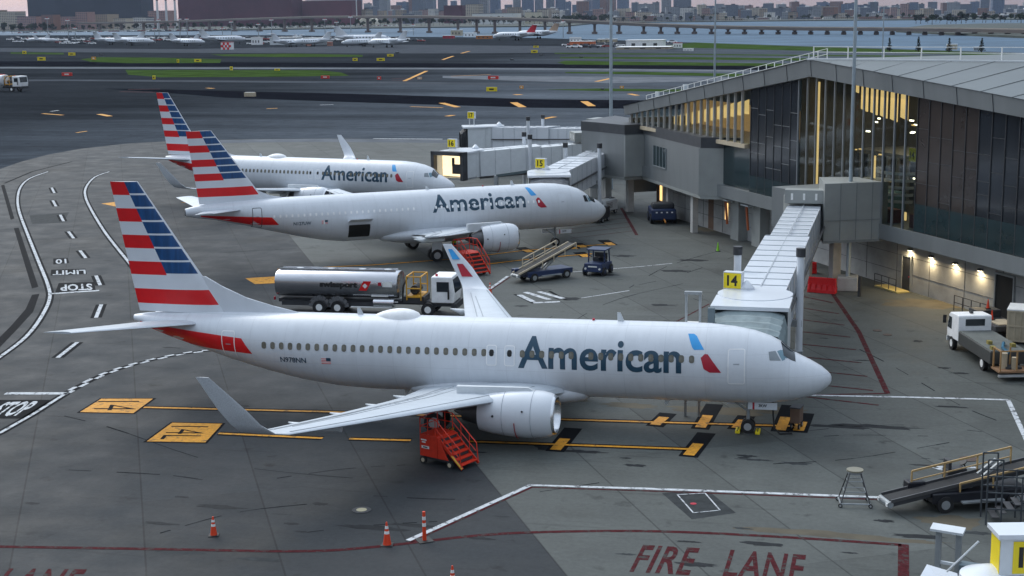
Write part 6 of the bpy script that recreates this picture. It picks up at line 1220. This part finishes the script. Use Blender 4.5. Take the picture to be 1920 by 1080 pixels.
# airfield signs
def asign(px,py,w_,h_,m_,label,name='airfield_sign'):
    b=G(px,py+h_/2); k=math.hypot(b.x-CAM[0],b.y-CAM[1])/F; o=empty(name,b,0,label,'airfield sign','airfield signs'); MB().box((0,0,h_*k*.58),(w_*k,.3+w_*k*.08,h_*k*.84)).build('sign_panel',m_,o); l_=MB()
    for t in (-.35,.35): l_.box((t*w_*k,0,h_*k*.1),(.08*w_*k*.5+.05,.1,h_*k*.2))
    l_.build('sign_leg',dark,o); MB().box((0,-(.16+w_*k*.04),h_*k*.58),(w_*k*.45,.03,h_*k*.3)).build('sign_marking',bark if m_ is yel else refl,o)
sr=mat('sign_red',(.62,.03,.02),.5)
for px,py,w_,h_,m_,lab in ((46,99,7,6,yel,'small yellow sign far left, near the short grass strip'),(135,102,13,6,yel,'yellow sign above the left end of the far grass strip'),(78,111,15,7,yel,'wide yellow sign left of the far grass strip'),(176,110,8,6,mat('sign_amber',(.7,.3,.02),.5),'amber sign at the left end of the far grass strip'),(334,115,4,7,yel,'narrow yellow sign on the far grass strip'),(371,114,13,6,yel,'wide yellow sign near the right end of the far grass strip'),(434,129,5,8,yel,'narrow yellow sign between the runway and the near grass strip'),(289,146,5,8,yel,'narrow yellow sign in front of the near grass strip'),(126,140,19,7,sr,'red sign left of the near grass strip'),(610,145,16,6,sr,'red sign at the right end of the near grass strip'),(711,147,7,7,sr,'small red sign in the middle of the airfield'),(925,146,20,7,sr,'red sign at the start of the pale shoulder'),(732,104,12,5,yel,'yellow sign beyond the runway, uppermost of three'),(666,112,9,6,yel,'yellow sign beyond the runway, left of three'),(714,112,15,6,yel,'yellow sign beyond the runway, right of three'),(1005,88,10,4,yel,'farther yellow sign of the pair right of centre'),(1002,97,12,6,yel,'nearer yellow sign of the pair right of centre'),(922,168,20,9,yel,'large yellow sign left of the thin grass strip'),(520,131,10,4,yel,'flat yellow sign above the near grass strip'),(978,164,7,6,mat('sign_amber',(.7,.3,.02),.5),'small amber sign right of the large yellow one'),(1166,164,7,5,mat('sign_amber',(.7,.3,.02),.5),'small amber sign beside the far apron pole'),(787,147,8,5,mat('sign_amber2',(.6,.4,.25),.5),'pale amber sign between the two red signs')): asign(px,py,w_,h_,m_,lab)
o=empty('concrete_block',G(469,181),0,'long beige concrete block on the taxiway behind the tails','block'); MB().box((0,0,.55),(3.0,1.1,1.1)).build('block',beige,o,bevel=.05); MB().box((0,0,1.13),(2.6,.9,.06)).build('cap',refl,o)
for px,py in ((745,100),(1015,104),(960,113),(1090,108),(1130,168),(190,104)): 
    o=empty('light_box',G(px,py),0,'low dark equipment box on the airfield','equipment box','dark equipment boxes on the airfield'); k=math.hypot(o.location.x,o.location.y+72)/F; MB().box((0,0,1*k),(7*k,3*k,2.4*k)).build('box',dark,o); MB().box((0,0,2.4*k),(3*k,1.5*k,.5*k)).build('lid',steel,o)
# ---------------------------------------------------------------- air
def haze(dens):
    m=bpy.data.materials.new('haze'); m.use_nodes=True; n=m.node_tree.nodes; n.clear(); v=n.new('ShaderNodeVolumePrincipled'); v.inputs['Color'].default_value=(.55,.66,.86,1); v.inputs['Density'].default_value=dens; v.inputs['Anisotropy'].default_value=.2
    o=n.new('ShaderNodeOutputMaterial'); m.node_tree.links.new(v.outputs[0],o.inputs['Volume'])
    h=MB().box((0,6600,74),(18400,15400,154)).build('haze',m); h['kind']='stuff'
haze(.00003)

# ---------------------------------------------------------------- tyre marks, patches, clutter
tm=mat('tyre_mark',(.024,.026,.028),.9,spec=.0,var=.5,scale=2.5)
mk=MB(); rt_=random.Random(4)
for pts in ([(1500,810),(1600,800),(1720,798),(1860,812)],[(1480,822),(1600,816),(1740,818)],[(500,900),(640,880),(760,872)],[(1300,560),(1400,600),(1440,650)],[(960,640),(1100,560),(1260,520),(1380,480)],[(1000,655),(1130,572),(1280,532)],[(30,760),(200,800),(420,870),(700,900)],[(700,930),(900,935),(1160,900)],[(560,1000),(700,985),(820,978)],[(1580,640),(1680,690),(1800,760),(1900,800)],[(1450,870),(1600,860),(1780,830)],[(330,480),(480,470),(650,462)],[(1180,540),(1250,500),(1350,470)],[(300,1000),(450,960),(640,940)],[(100,880),(300,890),(380,900)]):
    q=smooth_pts(pts,5)
    for i in range(len(q)-1):
        if rt_.random()<.62: poly_line('',[q[i],q[i+1]],rt_.uniform(.04,.10),None,.0095,parentmb=mk)
o=mk.build('tyre_marks',tm,fix=False); o['kind']='structure'
for p in o.data.polygons:
    if p.normal.z<0: p.flip()
for i in range(46):
    c=(rt_.uniform(300,1900),rt_.uniform(560,1060)); k=rt_.uniform(.10,.55)
    stain_and_spill(c,k*rt_.uniform(1,2.5),k*.45,oil if i%4 else pm,100+i,.0062+.00004*i)
for i,(c,rx,ry) in enumerate([((1260,392),2.5,1.2),((1750,570),3.5,1.6),((1330,430),2.,1.2),((1350,770),2.6,.8),((1450,770),1.8,.7),((1530,1000),2.8,.35),((1180,760),1.6,.5),((1060,750),1.4,.4),((1640,1010),2.6,.25),((1790,980),1.4,.8)]): stain_and_spill(c,rx,ry,clay if i>2 else mat('warm_spill_paint',(.105,.088,.056),.9,var=.3,scale=.8),300+i,.0052+.00003*i)  # lighter blobs paint warm lamp spill beside the terminal wall; the rest are dust
def chocks(c,rz,label):
    p=Vector(c); o=empty('wheel_chock',p,rz,label,'chock','yellow wheel chocks')
    MB().prism([(-.12,-.35),(.12,-.35),(.12,.35),(-.12,.35)],0,.16).build('chock_body',yel,o,bevel=.03); MB().cyl((0,-.35,.17),(0,.35,.17),.02,n=6).build('rope',dark,o)
for i,(c,l_) in enumerate((((-3.6,-.1,0),'chock ahead of the nearest airliner nose wheels'),((-4.6,-.1,0),'chock behind the nearest airliner nose wheels'),((-19.0,-3.,0),'chock ahead of the nearest airliner main wheels'))): chocks(c,0,l_)
o=empty('power_cable',(-2.9,.3,0),0,'black cable hanging from the nearest airliner nose to the orange stop mark','cable'); MB().tube([(0,0,1.75),(.02,0,.9),(.1,-.2,.25),(.4,-.5,.05),(1.0,-.3,.05)],.045,n=8).build('cable_run',black,o,smooth=40); MB().cyl((0,0,1.62),(0,0,1.9),.08,n=10).build('plug',dark,o,smooth=40)
o=empty('ground_unit',(-1.75,1.2,0),R(80),'dark low ground unit standing beyond the nearest airliner nose','ground unit'); MB().box((0,0,.72),(.8,.5,.8)).build('body',brick,o,bevel=.04); MB().box((0,0,1.14),(.85,.55,.05)).build('lid',dark,o)
for x in (-.3,.3):
    for y in (-.2,.2): wheel(o,'wheel',(x,y,.15),.15,.08)

for px in list(range(20,760,8)): put_car(px+rb.uniform(-3,3),rb.uniform(73,77),0,rb.uniform(1.6,2.4),('service vehicles in the back row of the far ramp','%s service vehicle in the back row behind the small jets'),rb.choice((0,0,0,1,2)))
for px in range(1060,1170,7): put_car(px+rb.uniform(-3,3),rb.uniform(86,91),0,rb.uniform(1.2,1.8),('vehicles by the orange shed','%s vehicle standing around the orange shed'),rb.choice((0,0,1,2)))
for px in range(460,760,6): put_car(px+rb.uniform(-2,2),0,.6,1.6,('cars below the maroon building','%s car parked below the maroon building'),rb.choice((0,0,1,2)),dist=rb.uniform(2820,2900))
